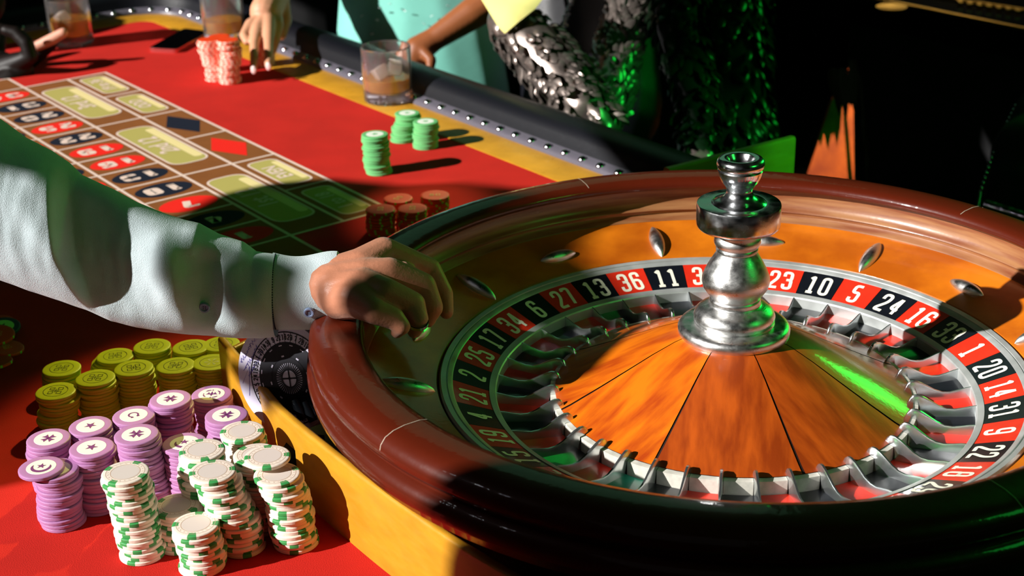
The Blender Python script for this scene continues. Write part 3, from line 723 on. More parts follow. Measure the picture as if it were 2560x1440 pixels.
stack(Y_, 439, 913, 12, 'fourth front yellow stack from the left', y_m, seed=27, rz=ang)
stack(Y_, 477, 867, 9, 'fourth rear yellow stack from the left', y_m, seed=28, rz=ang+.4)
stack(Y_, 529, 905, 12, 'yellow stack with a pale pinwheel print', y_p, seed=29, rz=ang)
stack(Y_, 553, 859, 9, 'rearmost yellow stack against the board end', y_m, seed=30, rz=ang)
G_ = 'green'
stack(G_, 937, 335, 16, 'tall separate green stack', seed=31, lean=(-.01, 0), jit=.007)
stack(G_, 1018, 282, 12, 'green stack nearest the tumbler', seed=32, lean=(.03, .0), jit=.01)
stack(G_, 1064, 303, 11, 'green stack on the edge of the border', seed=33, jit=.008)
O_ = 'orange'; o50 = [('print', 'fifty', onum)]
stack(O_, 951, 522, 9, 'orange stack nearest the betting layout', o50, seed=41, rz=ang-pi/2+pi)
stack(O_, 1031, 520, 9, 'orange stack touching the wheel rim', o50, seed=42, rz=ang-pi/2+pi)
stack(O_, 995, 495, 8, 'rear left orange stack', o50, seed=43, rz=ang+1)
stack(O_, 1087, 487, 9, 'rear right orange stack', o50, seed=44, rz=ang)
stack('coral', 521, 98, 19, 'left coral stack', seed=51, jit=.012, lean=(-.03, 0))
stack('coral', 569, 99, 20, 'right coral stack', seed=52, jit=.012)
stack('coral', 548, 90, 17, 'rear coral stack behind the other two', seed=53)
stack('coral', 656, 96, 13, 'coral stack between the resting fingers', seed=54)
# loose chips at the left edge
def loose(kind, x, y, h, label, tilt, extra=(), top=True):
    K = KIND[kind]; p = onz(x, y, -.35+h); c = put_chip(K, p, .3, label, extra, top=top); c.rotation_euler = tilt; c['group'] = 'loose chips at the left edge'; return c
sc_ = [('print', 'scribble', onum)]
loose('orange', -8, 842, .05, 'orange chip at the left edge, highest of the loose pile', (.15, .05, .4), sc_)
loose('orange', 14, 875, .012, 'orange chip with a scribbled print at the left edge', (.1, .12, 1.0), sc_)
loose('orange', -14, 911, .012, 'orange chip nearest the viewer at the left edge', (.0, .1, 2.0), sc_)
loose('orange', -8, 812, .0, 'orange chip behind the navy chip at the left edge', (0, .0, 2.0), sc_)
nvm = chip_mesh('navy_chip', navy, .0145); p = onz(7, 822, -.33)
nv = tag(link('navy_chip', nvm, None, p), 'navy chip with pale green inlay and dark star', 'poker chip'); nv.rotation_euler = (.12, .1, 0)
link('inlay', emb_mesh('inlay', mint, .0145), nv); link('emblem', emb_mesh('star', navy, .0145), nv)
# ================================================================ GLASSES
def tumbler(base, label, r=.166, h=.37, fill=.085, ice=3, seed=1):
    rnd = random.Random(seed); b = Vector(base)
    g = thing('tumbler', b, label, 'glass', 'whiskey tumblers on the table')
    mb = MB().lathe([(0, 0), (r*.9, 0), (r*.97, .008), (r*.985, .03), (r, h*.6), (r, h-.006), (r-.004, h), (r-.009, h), (r-.012, h-.006), (r-.014, h*.5), (r-.02, .085), (r*.8, .07), (0, .068)], 72, T=Matrix.Translation(b))
    for i, v in enumerate(mb.v):
        d = v-b; rr = Vector((d.x, d.y)).length
        if rr > r*.93 and d.z < h*.55 and d.z > .002 and rr > r-.0125:
            a = atan2(d.y, d.x); k = 1-.028*abs(sin(a*8)); mb.v[i] = b+Vector((d.x*k, d.y*k, d.z))
    part('glass_body', mb, glassm, g, smooth=25)
    part('whiskey', MB().lathe([(0, .0715), (r*.79, .0735), (r-.0215, .088), (r-.0165, .075+fill), (0, .075+fill)], 40, T=Matrix.Translation(b)), whiskey, g, smooth=40)
    for i in range(ice):
        a = 2.1*i+seed; c = b+Vector((.058*cos(a), .058*sin(a), .075+fill+.012+.028*i)); s_ = .042
        T = Matrix.Translation(c) @ Euler((rnd.uniform(-.5, .5), rnd.uniform(-.5, .5), rnd.uniform(0, 3))).to_matrix().to_4x4()
        mb = MB(); mb.box((0, 0, 0), (2*s_, 2*s_, 2*s_), T=T)
        me = evalmesh('ice_cube', mb, [('BEVEL', dict(width=.0022, segments=2))], icem, b); link('ice_cube', me, g)
    return g
b = onz(971, 250, -.345); tumbler((b.x, b.y, -.345), 'cut glass tumbler with ice and whiskey on the yellow border', seed=2)
b = onz(182, 110, -.35); tumbler((b.x, b.y, -.35), 'dim whiskey tumbler at the far left corner of the felt', ice=1, seed=4, fill=.13)
b = onz(563, 100, -.35); tumbler((b.x, b.y, -.35), 'whiskey tumbler behind the coral chips', r=.163, ice=0, seed=6, fill=.09)
# phone
ph = thing('smartphone', onz(440, 106, -.35), 'black smartphone with rose gold edge lying on the red felt', 'phone', rot=0)
Pq = [onz(372, 130, -.35), onz(444, 134, -.35), onz(525, 88, -.35), onz(462, 80, -.35)]
Pq = [(p.x, p.y) for p in Pq]
Pf = [(p.x, p.y) for p in fillet(Pq, .04, True, 4)]
ar = sum(Pf[i][0]*Pf[(i+1) % len(Pf)][1]-Pf[(i+1) % len(Pf)][0]*Pf[i][1] for i in range(len(Pf)))
if ar < 0: Pf.reverse()
cx_ = sum(p[0] for p in Pf)/len(Pf); cy_ = sum(p[1] for p in Pf)/len(Pf)
part('phone_body', MB().prism(Pf, -.35, -.318), phone_e, ph, label='rose gold metal edge')
part('phone_screen', MB().prism([(cx_+(x-cx_)*.97, cy_+(y-cy_)*.97) for x, y in Pf], -.318, -.3155), phone_b, ph)
# ================================================================ CARDS BETWEEN BOARD AND WHEEL
cc = at(724, 946, 5.26)
vd = (cc-CAM).normalized(); ax_up = Vector((0, 0, 1)); nrm = (-vd); nrm.z *= .45; nrm.normalize()
nrm = Matrix.Rotation(radians(-38), 3, 'Z') @ nrm
ux = ax_up.cross(nrm).normalized(); uy = nrm.cross(ux)
TC = Matrix(((ux.x, uy.x, nrm.x, cc.x), (ux.y, uy.y, nrm.y, cc.y), (ux.z, uy.z, nrm.z, cc.z), (0, 0, 0, 1)))
cards = thing('score_card_pad', (cc.x, cc.y, -.36), 'stack of round white cards printed with a roulette wheel, behind the yellow board', 'card')
for i in range(9):
    part('card', MB().lathe([(0, -.012*i-.0095), (.205, -.012*i-.0095), (.205, -.012*i), (0, -.012*i)], 60, T=TC @ Matrix.Translation((-.024-.003*i*(i % 3), .003*(i % 2), 0))), paper, cards)
pr = MB(); z = .0012
pr.lathe([(.1675, z), (.1715, z)], 64, T=TC); pr.lathe([(.093, z), (.133, z)], 64, T=TC); pr.lathe([(.075, z), (.0935, z)], 64, T=TC)
pr.lathe([(.030, z), (.0345, z)], 48, T=TC); pr.lathe([(.0, z), (.006, z)], 16, T=TC)
for k in range(37):
    a = 2*pi*k/37+.08; pr.ribbon([(.131*cos(a), .131*sin(a)), (.169*cos(a), .169*sin(a))], .0022, z, T=TC)
for k in range(40):
    a = 2*pi*k/40; pr.ribbon([(.034*cos(a), .034*sin(a)), (.058*cos(a), .058*sin(a))], .0045, z, T=TC)
for k in range(4):
    a = pi/2*k+.25; pr.ribbon([(0, 0), (.032*cos(a), .032*sin(a))], .006, z, T=TC)
pr.lathe([(.057, z), (.078, z)], 64, T=TC)
part('wheel_print', pr, ink, cards, smooth=0, label='black printed roulette wheel')
wp = MB()
for k in range(16):
    a = 2*pi*k/16; wp.ribbon([(.122*cos(a+.06), .122*sin(a+.06)), (.122*cos(a-.06), .122*sin(a-.06))], .004, z+.001, T=TC)
    if k % 2: wp.ribbon([(.083*cos(a+.09), .083*sin(a+.09)), (.083*cos(a-.05), .083*sin(a-.05))], .006, z+.001, T=TC)
part('print_dash', wp, paper, cards, smooth=0)
i29 = SEQ.index(29)
for k, n in enumerate(SEQ):
    a = radians(93)-(k-i29)*2*pi/37; nm = MB()
    numeral(nm, str(n), .02, .0095, .0034, .0022, z, T_ := None) if False else None
    sub = MB(); numeral(sub, str(n), .021, .0095, .0032, .0022, z+.0004)
    nm.add(sub.v, sub.f, 0, TC @ Matrix.Translation((.151*cos(a), .151*sin(a), 0)) @ Matrix.Rotation(a-pi/2, 4, 'Z'))
    part('print_numeral', nm, ink, cards, smooth=0)
hw = MB(); rnd = random.Random(3)
for ln in range(3):
    x0, y0 = -.165+ln*.02, .115-ln*.02; pts = []
    for i in range(26): pts.append((x0-.0022*i+.006*sin(i*1.9+ln)+.002, y0-.004*i+.007*cos(i*2.3+ln*2)))
    hw.ribbon(pts, .0016, z, T=TC)
hw.ribbon([(-.205, -.06), (-.178, .01), (-.172, -.1)], .0016, z, T=TC)
part('handwriting', hw, pen, cards, smooth=0, label='purple pen scrawl')
kx = at(752, 1035, 5.12)
clip = thing('black_steel_latch', (kx.x, kx.y, -.36), 'small black steel latch between the cards and the wheel', 'latch')
for i, (x, y, Z, r) in enumerate([(738, 998, 5.2, .022), (762, 1003, 5.2, .02)]):
    p = at(x, y, Z); q = at(x+22, y+50, Z)
    part('lever', MB().tube([p, (p+q)/2, q], [r*.7, r, r*.8], 12), steel_s, clip, smooth=60)
part('latch_base', MB().box((kx.x, kx.y, -.26), (.12, .12, .2)), steel_s, clip)
# ================================================================ PEOPLE
from mathutils import noise
def px3(l): return [at(x, y, Z) for x, y, Z in l]
def rad(px_, Z): return px_*Z/FPX
def chain(pts):
    """pts: (px, py, Z, radius px) -> capsule segments"""
    o = []
    for a, b in zip(pts, pts[1:]): o.append((at(*a[:3]), at(*b[:3]), rad(a[3], a[2]), rad(b[3], b[2])))
    return o
# ---- dealer
W0 = at(850, 722, 5.18)
dealer = thing('person', (-4.5, -.3, FLZ), 'dealer in a pale blue shirt reaching a fist over the roulette wheel', 'person')
hand = []
wr = (850, 722, 5.12, 70)
mcp = [(958, 634, 5.22, 43), (972, 684, 5.1, 42), (962, 732, 4.99, 40), (936, 778, 4.92, 34)]
for m, r0 in zip(mcp, (58, 64, 62, 50)):
    hand += chain([(wr[0], wr[1]+(m[1]-706)*.4, wr[2]+(m[2]-5.08)*.3, r0), ((wr[0]+m[0])/2, (wr[1]+m[1])/2-6, (wr[2]+m[2])/2-.01, 54), m])
hand += chain([(780, 712, 5.2, 60), wr])
hand += chain([mcp[0], (1072, 676, 5.3, 33), (1108, 735, 5.28, 26), (1116, 780, 5.25, 19)])
hand += chain([mcp[1], (1056, 716, 5.14, 36), (1080, 768, 5.13, 29), (1070, 800, 5.14, 20)])
hand += chain([mcp[2], (1030, 762, 5.02, 35), (1046, 802, 5.0, 27), (1036, 828, 5.03, 19)])
hand += chain([mcp[3], (984, 796, 4.94, 29), (1004, 816, 4.94, 23), (992, 830, 4.98, 17)])
hand += chain([(1000, 700, 5.2, 50), (1040, 740, 5.2, 46), (1020, 780, 5.15, 36)])
hand += chain([(880, 760, 5.4, 44), (960, 780, 5.42, 34), (1030, 790, 5.38, 25), (1070, 800, 5.33, 20)])
organic('fist', hand, skin, dealer, voxel=.0014, smooth=10, label='brown-skinned fist seen from the back')
rg = at(1046, 822, 4.97)
part('finger_ring', MB().lathe([(.031, -.006), (.036, -.006), (.036, .006), (.031, .006), (.031, -.006)], 28, T=Matrix.Translation(at(1045, 806, 4.99)) @ Euler((.35, .15, 0)).to_matrix().to_4x4()), chrome, dealer)
# sleeve
TOP = [(-140, 200), (-60, 262), (0, 298), (62, 342), (131, 378), (170, 405), (203, 436), (281, 472), (344, 506), (406, 531), (469, 552), (500, 558), (547, 584), (609, 604), (640, 628), (690, 636)]
BOT = [(-140, 640), (-60, 672), (0, 700), (78, 728), (156, 754), (219, 776), (281, 803), (344, 819), (406, 830), (469, 836), (531, 840), (594, 846), (656, 846), (690, 842)]
def interp(L, x):
    for (x0, y0), (x1, y1) in zip(L, L[1:]):
        if x <= x1: return y0+(y1-y0)*(x-x0)/(x1-x0)
    return L[-1][1]
UPV = RM @ Vector((0, 1, 0)); TOW = RM @ Vector((0, 0, 1)); RTV = RM @ Vector((1, 0, 0))
def sst(a, b, x): t = max(0, min(1, (x-a)/(b-a))); return t*t*(3-2*t)
def gs(x, c, w_): return math.exp(-((x-c)/w_)**2)
def sleeve_pt(x, th):
    yt, yb = interp(TOP, x), interp(BOT, x); Z = 5.02+.16*sst(0, 850, x); c = at(x, (yt+yb)/2, Z); h = rad((yb-yt)/2, Z)
    y = (yt+yb)/2-(yb-yt)/2*cos(th); ff = max(0, sin(th))
    xe = 168+.0*y+(.11*(y-410) if y < 640 else 25+.33*(y-640)); u = x-xe
    d = .26*(1-sst(-16, 6, u))*sst(-300, -20, u) - .42*sst(-10, 18, u)*(1-sst(70, 250, u))
    lo = sst(600, 760, y)
    d += .2*gs(x, 440+.12*(y-600), 38)*sst(540, 620, y)-.34*gs(x, 535, 52)*sst(600, 660, y)*(1-.5*sst(780, 830, y))+.16*gs(x, 620, 45)*sst(700, 780, y)+.1*gs(x, 495, 22)*(1-sst(600, 660, y))-.22*gs(x, 590+.3*(y-600), 34)*(1-lo)-.12*gs(x, 700, 22)
    q = Vector((x*.012, y*.004+x*.002, th*.6)); d += .055*noise.noise(q*1.0)+.03*noise.noise(q*2.7+Vector((5, 1, 2)))
    q2 = Vector((x*.02-y*.012, y*.006, 3)); d += .035*noise.noise(q2)
    f = 1+d*ff; e = 1+.01*noise.noise(Vector((x*.02, th*2, 7)))
    return c+UPV*(cos(th)*h*e)+TOW*(sin(th)*h*.72*f)+RTV*(0)
mb = MB(); NX, NT = 230, 72; vs = []; fs = []
for i in range(NX+1):
    x = -140+(690+140)*i/NX
    for k in range(NT): vs.append(sleeve_pt(x, 2*pi*k/NT))
for i in range(NX):
    for k in range(NT): fs.append((i*NT+k, (i+1)*NT+k, (i+1)*NT+(k+1) % NT, i*NT+(k+1) % NT))
mb.add(vs, fs)
slv = part('shirt_sleeve', mb, shirt, dealer, smooth=180, label='pale blue rolled-in shirt sleeve with deep folds')
# cuff
def cuff_pt(x, th, sc=1., inner=0):
    f = (x-684)/(858-684); xx = x+(f**3)*14*(-cos(th)*1.0)*1.0
    yt = 634+8*sin(f*5)+4*f; yb = 822-16*max(0, f-.55)/.45; Z = 5.18; c = at(xx, (yt+yb)/2, Z); h = rad((yb-yt)/2, Z)*sc
    return c+UPV*(cos(th)*h)+TOW*(sin(th)*h*.74*(1+.05*max(0, sin(th))*noise.noise(Vector((x*.02, th, 9)))))
vs = []; fs = []; prof = [(684+i*(858-684)/16, 1.03) for i in range(17)]+[(858, 1.0), (856, .955), (820, .94), (700, .93)]
for x, sc in prof:
    for k in range(64): vs.append(cuff_pt(x, 2*pi*k/64, sc))
for i in range(len(prof)-1):
    for k in range(64): fs.append((i*64+k, (i+1)*64+k, (i+1)*64+(k+1) % 64, i*64+(k+1) % 64))
cuff = part('cuff', MB().add(vs, fs), shirt, dealer, smooth=60, label='buttoned shirt cuff')
sq = MB()
for i in range(40):
    th0 = pi*.08+pi*.84*i/40; a = cuff_pt(692, th0, 1.045); b2 = cuff_pt(692, th0+.035, 1.045); sq.tube([a, b2], .0022, 5)
part('cuff_seam', sq, thread, cuff)
def find_front(fn, x, ypx):
    best = None
    for k in range(200):
        th = pi*k/200; p = fn(x, th); q = RM.transposed() @ (p-CAM); py = 720-FPX*q.y/-q.z
        if best is None or abs(py-ypx) < best[0]: best = (abs(py-ypx), p, th)
    return best[1], best[2]
for x, y, fn in ((525, 768, sleeve_pt), (780, 780, lambda a, b: cuff_pt(a, b, 1.03))):
    p, th = find_front(fn, x, y); n_ = (UPV*cos(th)*.9+TOW*sin(th)).normalized()
    T = Matrix.Translation(p+n_*.004) @ n_.to_track_quat('Z', 'Y').to_matrix().to_4x4()
    bt = part('button', MB().lathe([(0, .004), (.011, .004), (.0125, .0075), (.0165, .0075), (.019, .004), (.019, -.002)], 28, T=T), button, cuff if x > 700 else slv, label='small blue-grey four-hole button')
    if x > 0:
        hm = MB()
        for a in range(4): hm.lathe([(0, .0046), (.0022, .0046)], 8, T=T @ Matrix.Translation((.005*cos(a*pi/2+.7), .005*sin(a*pi/2+.7), 0)))
        part('button_hole', hm, thread, dealer)
b0_ = at(-430, 400, 5.1)
body = [(tuple(b0_), (-3.6, -.5, 1.1), .27, .3), ((-3.6, -.5, 1.1), (-4.4, -.6, 1.4), .3, .34), ((-4.5, -.5, 1.4), (-4.5, -.4, -.2), .42, .4), ((-4.5, -.4, -.2), (-4.5, -.3, -3.1), .4, .25), ((-4.5, -.35, 1.5), (-4.45, -.3, 2.0), .2, .2), ((-4.6, .0, 1.4), (-4.5, .6, .9), .24, .2)]
organic('shirt_body', body, shirt, dealer, voxel=.008, smooth=6, label='dealer shirt and body beyond the frame')
organic('head', [((-4.45, -.3, 2.15), (-4.4, -.3, 2.4), .28, .3)], skin, dealer, voxel=.006, smooth=3)
# ---- helper: petals over limb segments
def petals(name, segs, n, size, m, parent, seed, lift=.03):
    rnd = random.Random(seed); mb = MB(); tot = sum(((Vector(b)-Vector(a)).length)*(ra+rb) for a, b, ra, rb in segs)
    for a, b, ra, rb in segs:
        a, b = Vector(a), Vector(b); d = (b-a); L = d.length; k = int(n*L*(ra+rb)/tot); d.normalize()
        q = d.to_track_quat('Z', 'Y').to_matrix()
        for i in range(k):
            t = rnd.random(); ph = rnd.uniform(0, 2*pi); rr = ra+(rb-ra)*t; nr = q @ Vector((cos(ph), sin(ph), 0)); p = a+d*(L*t)+nr*(rr+lift*.3)
            tn = d.cross(nr); dd = (d*cos(.5*rnd.uniform(-1, 1))+tn*rnd.uniform(-.6, .6)).normalized(); sd = dd.cross(nr).normalized()
            s_ = size*rnd.uniform(.6, 1.2); up = nr*rnd.uniform(.2, 1)*lift
            vs = [p, p+dd*s_*.35+sd*s_*.28+nr*.004, p+dd*s_*.8+sd*s_*.24+up*.7, p+dd*s_*1.1+up, p+dd*s_*.8-sd*s_*.24+up*.7, p+dd*s_*.35-sd*s_*.28+nr*.004, p+dd*s_*.6+nr*.02+up*.5]
            mb.add(vs, [(0, 1, 6), (1, 2, 6), (2, 3, 6), (3, 4, 6), (4, 5, 6), (5, 0, 6)])
    o = part(name, mb, m, parent, smooth=60); o['kind'] = 'stuff'; return o
# ---- woman in teal
pt = thing('person', (-2.3, 6.6, FLZ), 'person in a teal sequined dress with a bare arm lowered behind the table', 'person')
tor = chain([(1010, -420, 12.3, 150), (1020, -150, 12.1, 185), (1035, -20, 11.9, 190), (1050, 160, 11.75, 215), (1075, 420, 11.7, 235)])
tor = [s_+(14, (TOW, .62)) for s_ in tor]
organic('dress', tor, teal, pt, voxel=.008, smooth=8, label='ribbed teal dress with small sequins')
arm = chain([(1400, -260, 11.5, 62), (1290, -40, 11.0, 48), (1180, 35, 10.95, 40), (1085, 98, 10.95, 30), (1045, 125, 10.95, 36), (1030, 160, 10.95, 32)])
for i, (x, y) in enumerate([(1000, 190), (1018, 205), (1038, 208), (1058, 200)]): arm += chain([(1020+10*i, 150, 10.95, 16), (x, y, 10.9, 12), (x+6, y+28, 10.95, 10)])
arm += chain([(1050, 120, 10.9, 18), (1078, 150, 10.85, 14), (1075, 178, 10.85, 11)])
organic('arm', arm, skin3, pt, voxel=.0035, smooth=5, label='bare brown arm and hand')
organic('head_and_shoulders', chain([(800, -420, 12.3, 60), (1010, -440, 12.3, 80), (1230, -430, 12.2, 60)])+chain([(1010, -480, 12.3, 45), (1010, -560, 12.3, 75), (1010, -600, 12.3, 75)])+chain([(1250, -420, 12.0, 60), (1400, -260, 11.5, 55)]), skin3, pt, voxel=.008, smooth=4)
rnd = random.Random(9); sqm = MB().lathe([(0, .004), (.014, .003), (.016, 0)], 8).mesh('sequin', sequin, 60)
for x, y in [(950, 20), (1010, 26), (943, 50), (905, 40), (975, 10), (1145, 137), (870, 30), (1080, 40), (930, 85), (1060, 60), (1180, 200), (1120, 15)]:
    Z = 11.75-.62*.6*sqrt(max(0, 1-((x-1035)/200)**2))-.04; o = link('sequin', sqm, pt); o.location = (at(x, y, Z)-root_org(pt))*S; o.rotation_euler = (rnd.uniform(-.9, .2), rnd.uniform(-.6, .6), 0)
# ---- person in black with resting hand
pb = thing('person', (-3.9, 8.2, FLZ), 'person in black resting fingertips on the felt by the coral chips', 'person')
organic('black_clothes', chain([(760, -420, 13.2, 150), (760, -100, 13.1, 120), (760, 200, 13.0, 130)])+chain([(640, -420, 13.0, 60), (720, -190, 12.0, 52), (706, -70, 11.2, 46)]), darkcl, pb, voxel=.01, smooth=4)
h1 = chain([(706, -90, 11.3, 42), (690, -20, 11.0, 40), (664, 30, 10.8, 40)])
for k_, ch in enumerate([[(668, 40, 10.8, 20), (628, 62, 10.7, 17), (610, 88, 10.6, 12), (617, 104, 10.55, 10)], [(664, 40, 10.8, 22), (645, 72, 10.65, 17), (636, 112, 10.5, 12.5), (636, 146, 10.36, 11.5), (634, 170, 10.3, 10)],
    [(670, 36, 10.8, 24), (672, 70, 10.65, 17), (672, 110, 10.5, 13), (672, 140, 10.36, 11.5), (671, 162, 10.3, 10)], [(680, 30, 10.85, 26), (692, 62, 10.75, 18), (688, 100, 10.7, 13), (682, 125, 10.7, 11)], [(700, 0, 10.95, 24), (712, 50, 10.95, 18), (704, 88, 10.9, 13)]]): h1 += chain(ch)
organic('hand', h1, skin2, pb, voxel=.0024, smooth=4, label='tan hand with white painted nails')
for x, y in ((634, 175), (671, 166)): part('nail', MB().sphere(at(x, y, 10.26), .028, 10, 8, sc=(.75, .4, 1.1)), nail, pb)
organic('head', chain([(760, -560, 13.2, 70), (760, -600, 13.2, 75)]), skin2, pb, voxel=.01, smooth=3)
# ---- hand at the far left
p0 = thing('person', (-6.9, 4.6, FLZ), 'person at the left edge with an open dark hand and a sunlit thumb', 'person')
h0 = chain([(-160, 330, 10.75, 60), (-60, 215, 10.75, 66), (5, 178, 10.80, 50), (40, 168, 10.85, 34), (74, 148, 10.85, 24), (112, 122, 10.83, 18), (128, 112, 10.81, 15)])+chain([(-20, 240, 10.65, 44), (30, 196, 10.65, 32), (66, 176, 10.65, 20)])
h0 += chain([(20, 170, 10.70, 36), (76, 142, 10.57, 19), (66, 108, 10.55, 19), (40, 82, 10.55, 17), (16, 76, 10.55, 15)])+chain([(-30, 190, 10.75, 30), (-6, 120, 10.85, 20), (4, 72, 10.95, 14)])+chain([(-40, 200, 10.85, 25), (-40, 80, 11.05, 16), (-8, 22, 11.05, 19), (-2, 2, 11.05, 17)])
organic('hand', h0, skin4, p0, voxel=.0026, smooth=4, label='dark hand, its deep shade put into the skin colour')
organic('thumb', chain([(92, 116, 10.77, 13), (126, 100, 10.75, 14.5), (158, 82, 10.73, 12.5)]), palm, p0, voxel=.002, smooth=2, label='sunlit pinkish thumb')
organic('sleeve', chain([(-520, 300, 11.35, 120), (-260, 360, 10.95, 70), (-120, 300, 10.75, 60)])+chain([(-560, -100, 11, 170), (-560, 500, 11, 190)]), darkcl, p0, voxel=.01, smooth=3)
# ---- person in silver paillettes
ps = thing('person', (-.9, 6.4, FLZ), 'person in a silvery paillette jacket leaning an elbow on the padded rail', 'person')
s1 = chain([(1268, 55, 9.95, 52), (1330, 110, 9.8, 66), (1400, 190, 9.65, 66), (1465, 270, 9.5, 66), (1510, 318, 9.45, 40)])
s2 = chain([(1505, 300, 9.5, 52), (1530, 200, 9.9, 48), (1548, 110, 10.3, 46), (1590, 0, 10.7, 58), (1640, -160, 11.1, 75), (1600, -280, 11.5, 100)])
organic('jacket_sleeve', s1+s2, featherm, ps, voxel=.005, smooth=3, label='silvery brown sleeve')
petals('paillettes', s1+s2, 1500, .105, featherm, ps, 5, .05)
organic('navy_blouse', [s_+(14, (TOW, .6)) for s_ in chain([(1470, -300, 12.0, 190), (1460, -50, 11.8, 170), (1480, 260, 11.6, 180)])], vinyl, ps, voxel=.01, smooth=5)
organic('head', chain([(1440, -420, 12.0, 50), (1440, -520, 12.0, 80), (1440, -570, 12.0, 78)]), skin3, ps, voxel=.01, smooth=3)
lm = []
part('yellow_cuff', (lambda: (MB().add([at(1203, -2, 9.85), at(1246, 68, 9.7), at(1262, 84, 9.66), at(1300, 52, 9.6), at(1338, 22, 9.62), at(1372, -22, 9.75), at(1290, -60, 9.9), at(1270, 10, 9.58), at(1215, -50, 10.0)],
    [(0, 1, 7), (1, 2, 7), (2, 3, 7), (3, 4, 7), (4, 5, 7), (5, 6, 7), (6, 8, 7), (8, 0, 7)])))(), lemon, ps, smooth=80, label='pale yellow silky cuff')
organic('forearm', chain([(1290, -10, 10.0, 34), (1268, 55, 9.95, 40)])+chain([(1230, -90, 10.1, 40), (1290, -10, 10.0, 34)]), skin3, ps, voxel=.004, smooth=3)
nk = MB(); rnd = random.Random(4)
for i in range(60):
    t = i/60; x = 1436-30*t*t+rnd.uniform(-7, 7); y = -120+205*t; p = at(x, y, 11.02+.0*t); nk.sphere(p, .016, 6, 4)
nkl = part('crystal_necklace', nk, stud, ps, smooth=0, label='long string of crystals'); nkl['kind'] = 'stuff'
# ---- person in dark leaf sequins, lit green
pg = thing('person', (.35, 6.4, FLZ), 'person in a black leaf-sequined dress lit green from the side', 'person')
g1 = chain([(1760, -420, 11.0, 150), (1760, -120, 10.9, 150), (1790, 80, 10.7, 120), (1815, 230, 10.6, 100), (1830, 420, 10.6, 105), (1830, 700, 10.8, 120)])
g2 = chain([(1700, -150, 10.5, 70), (1690, 60, 10.2, 52), (1745, 250, 10.0, 42), (1745, 370, 9.75, 36)])
organic('dress', g1+g2, darkcl, pg, voxel=.008, smooth=5)
petals('leaf_sequins', g1+g2, 2300, .12, greenseq, pg, 8, .06)
cf = organic('cuff', chain([(1735, 385, 9.7, 28), (1765, 392, 9.68, 22)]), featherm, pg, voxel=.004, smooth=1); 
organic('head', chain([(1760, -560, 11.0, 60), (1760, -620, 11.0, 78)]), skin3, pg, voxel=.01, smooth=3)
# ================================================================ BACKGROUND
post = thing('light_patch_panel', at(2070, 560, 13), 'orange wooden panel cut to the slanted shape of a sunlit patch behind the wheel', 'panel')
P4 = [at(2006, 470, 13), at(2136, 470, 13), at(2133, 180, 13), at(2122, 180, 13), at(2080, 252, 13)]  # slanted left edge puts a shadow boundary into the outline
bk = Vector((0, .12, 0)); mb = MB(); n = len(P4); mb.add(P4+[p+bk for p in P4], [tuple(range(n)), tuple(range(2*n-1, n-1, -1))]+[(i, n+i, n+(i+1) % n, (i+1) % n) for i in range(n)])
part('board_face', mb, orangew, post, smooth=0)
part('stand', MB().box(tuple(at(2075, 760, 13.15)), (.3, .1, 1.6)), darkcl, post)
lf = thing('leaf_shadow_palm', at(2150, 900, 12), 'black palm leaves standing for leaf shadows on the orange panel', 'plant')
part('pot', MB().lathe([(0, 0), (.35, 0), (.45, .6), (.4, .6), (.38, .5), (0, .5)], 24, T=Matrix.Translation((at(2150, 900, 12).x, at(2150, 900, 12).y, FLZ))), darkcl, lf)
st0 = Vector((at(2150, 900, 12).x, at(2150, 900, 12).y, FLZ+.5))
for (x, y), (x2, y2) in [((2098, 292), (2092, 185)), ((2116, 300), (2106, 170)), ((2127, 268), (2118, 190)), ((2137, 290), (2132, 150)), ((2086, 250), (2080, 170))]:
    a, b = at(x2, y2, 12.6), at(x, y, 12.55); mb = MB(); d = (b-a).normalized(); sd = d.cross(TOW).normalized(); L = (b-a).length
    pts = [a+d*L*t for t in (0, .25, .5, .75, 1)]; ws = [.03, .045, .04, .025, .0]
    vs = []
    for p, w_ in zip(pts, ws): vs += [p-sd*w_, p+TOW*.01, p+sd*w_]
    fs = []
    for i in range(4): fs += [(3*i, 3*i+1, 3*i+4, 3*i+3), (3*i+1, 3*i+2, 3*i+5, 3*i+4)]
    mb.add(vs, fs); part('leaf', mb, leafm, lf, smooth=60); part('stem', MB().tube([st0, at(2168, 420, 12.6), at(2150, 200, 12.6), a], [.03, .02, .016, .01], 6), leafm, lf)
# second table, upper right
t2 = thing('gaming_table', at(2300, 200, 17), 'dark gaming table with thin gold trim in the upper right background', 'table')
def strip(a, b, w0, m, name, nz=.03):
    a, b = Vector(a), Vector(b); d = (b-a).normalized(); sd = Vector((-d.y, d.x, 0)).normalized()*w0; up = Vector((0, 0, nz))
    part(name, MB().add([a, b, b+sd, a+sd, a-up, b-up, b+sd-up, a+sd-up], [(0, 1, 2, 3), (7, 6, 5, 4), (0, 4, 5, 1), (1, 5, 6, 2), (2, 6, 7, 3), (3, 7, 4, 0)]), m, t2)
zt = onz(2300, 60, -1.1).z
A_, B_ = onz(2130, -12, -1.1), onz(2620, 88, -1.1)
strip(A_, B_, 5, phone_b, 'table_top', .3); strip(A_+Vector((0, 0, .02)), B_+Vector((0, 0, .02)), .05, brassm, 'gold_trim'); 
A3, B3 = onz(2330, -8, -1.08), onz(2600, 34, -1.08)
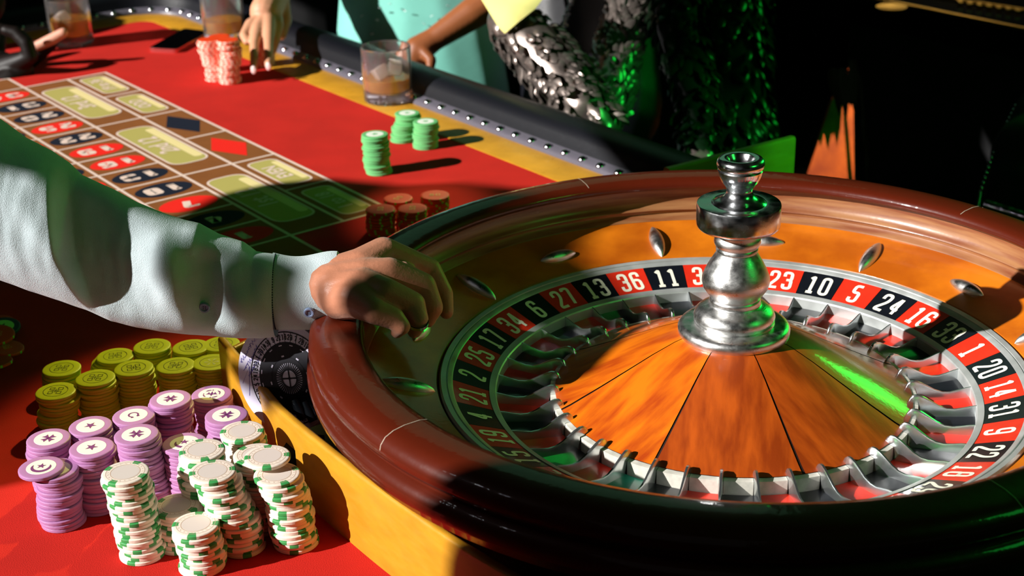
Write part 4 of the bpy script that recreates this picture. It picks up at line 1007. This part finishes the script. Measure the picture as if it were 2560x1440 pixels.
strip(A3+Vector((0, 0, .02)), B3+Vector((0, 0, .02)), .04, brassm, 'gold_trim')
for i in range(7):
    p = onz(2400+i*24, 6+i*3.5, -1.07); part('gold_mark', MB().box((p.x, p.y, -1.06), (.05, .12, .01)), brassm, t2)
part('table_side', MB().add([A_, B_, B_-Vector((0, 0, 2.2)), A_-Vector((0, 0, 2.2))], [(0, 1, 2, 3)]), darkcl, t2)
gp = at(2228, 26, 15.2)
part('glare_disc', MB().lathe([(0, 0), (.13, .01), (.16, .04), (.0, .03)], 24, T=Matrix.Translation(gp)), brassm, t2)  # added gilt disc imitates a bright glare on the table
light('SPOT', 'glint_fill_spot', (2.4, 16.5, 4.0), 55, (1, .9, .6), target=tuple(gp), spot_size=radians(40), spot_blend=.8)  # added light that makes the disc and trim glint
# chair at the right edge
chr_ = thing('padded_chair', at(2520, 700, 10), 'black padded chair edged with small studs at the right edge', 'chair')
bp = [at(2540, 265, 10), at(2508, 330, 9.9), at(2478, 400, 9.8), at(2452, 480, 9.7), at(2446, 520, 9.7)]
organic('chair_back', [(bp[i]+Vector((.25, .1, 0)), bp[i+1]+Vector((.25, .1, 0)), .2, .22) for i in range(4)]+[(bp[0]+Vector((.3, .1, 0)), bp[0]+Vector((1.4, .3, .2)), .2, .2), (bp[3]+Vector((.3, .1, 0)), bp[3]+Vector((1.4, .3, -.1)), .25, .25), (bp[2]+Vector((.3, .1, 0)), bp[1]+Vector((1.4, .3, 0)), .3, .3)], darkcl, chr_, voxel=.01, smooth=4)
ss = MB().lathe([(0, .012), (.01, .009), (.014, 0)], 8).mesh('chair_stud', stud, 60)
for i in range(26):
    t = i/25*3.999; k = int(t); p = bp[k].lerp(bp[k+1], t-k); o = link('chair_stud', ss, chr_); o.location = (p-root_org(chr_))*S; o.rotation_euler = (1.2, 0, -.3)
q0, q1 = at(2462, 512, 9.2), at(2600, 556, 9.0)
part('armrest_tube', MB().tube([q0, (q0+q1)/2, q1], .035, 12), chrome, chr_, smooth=60)
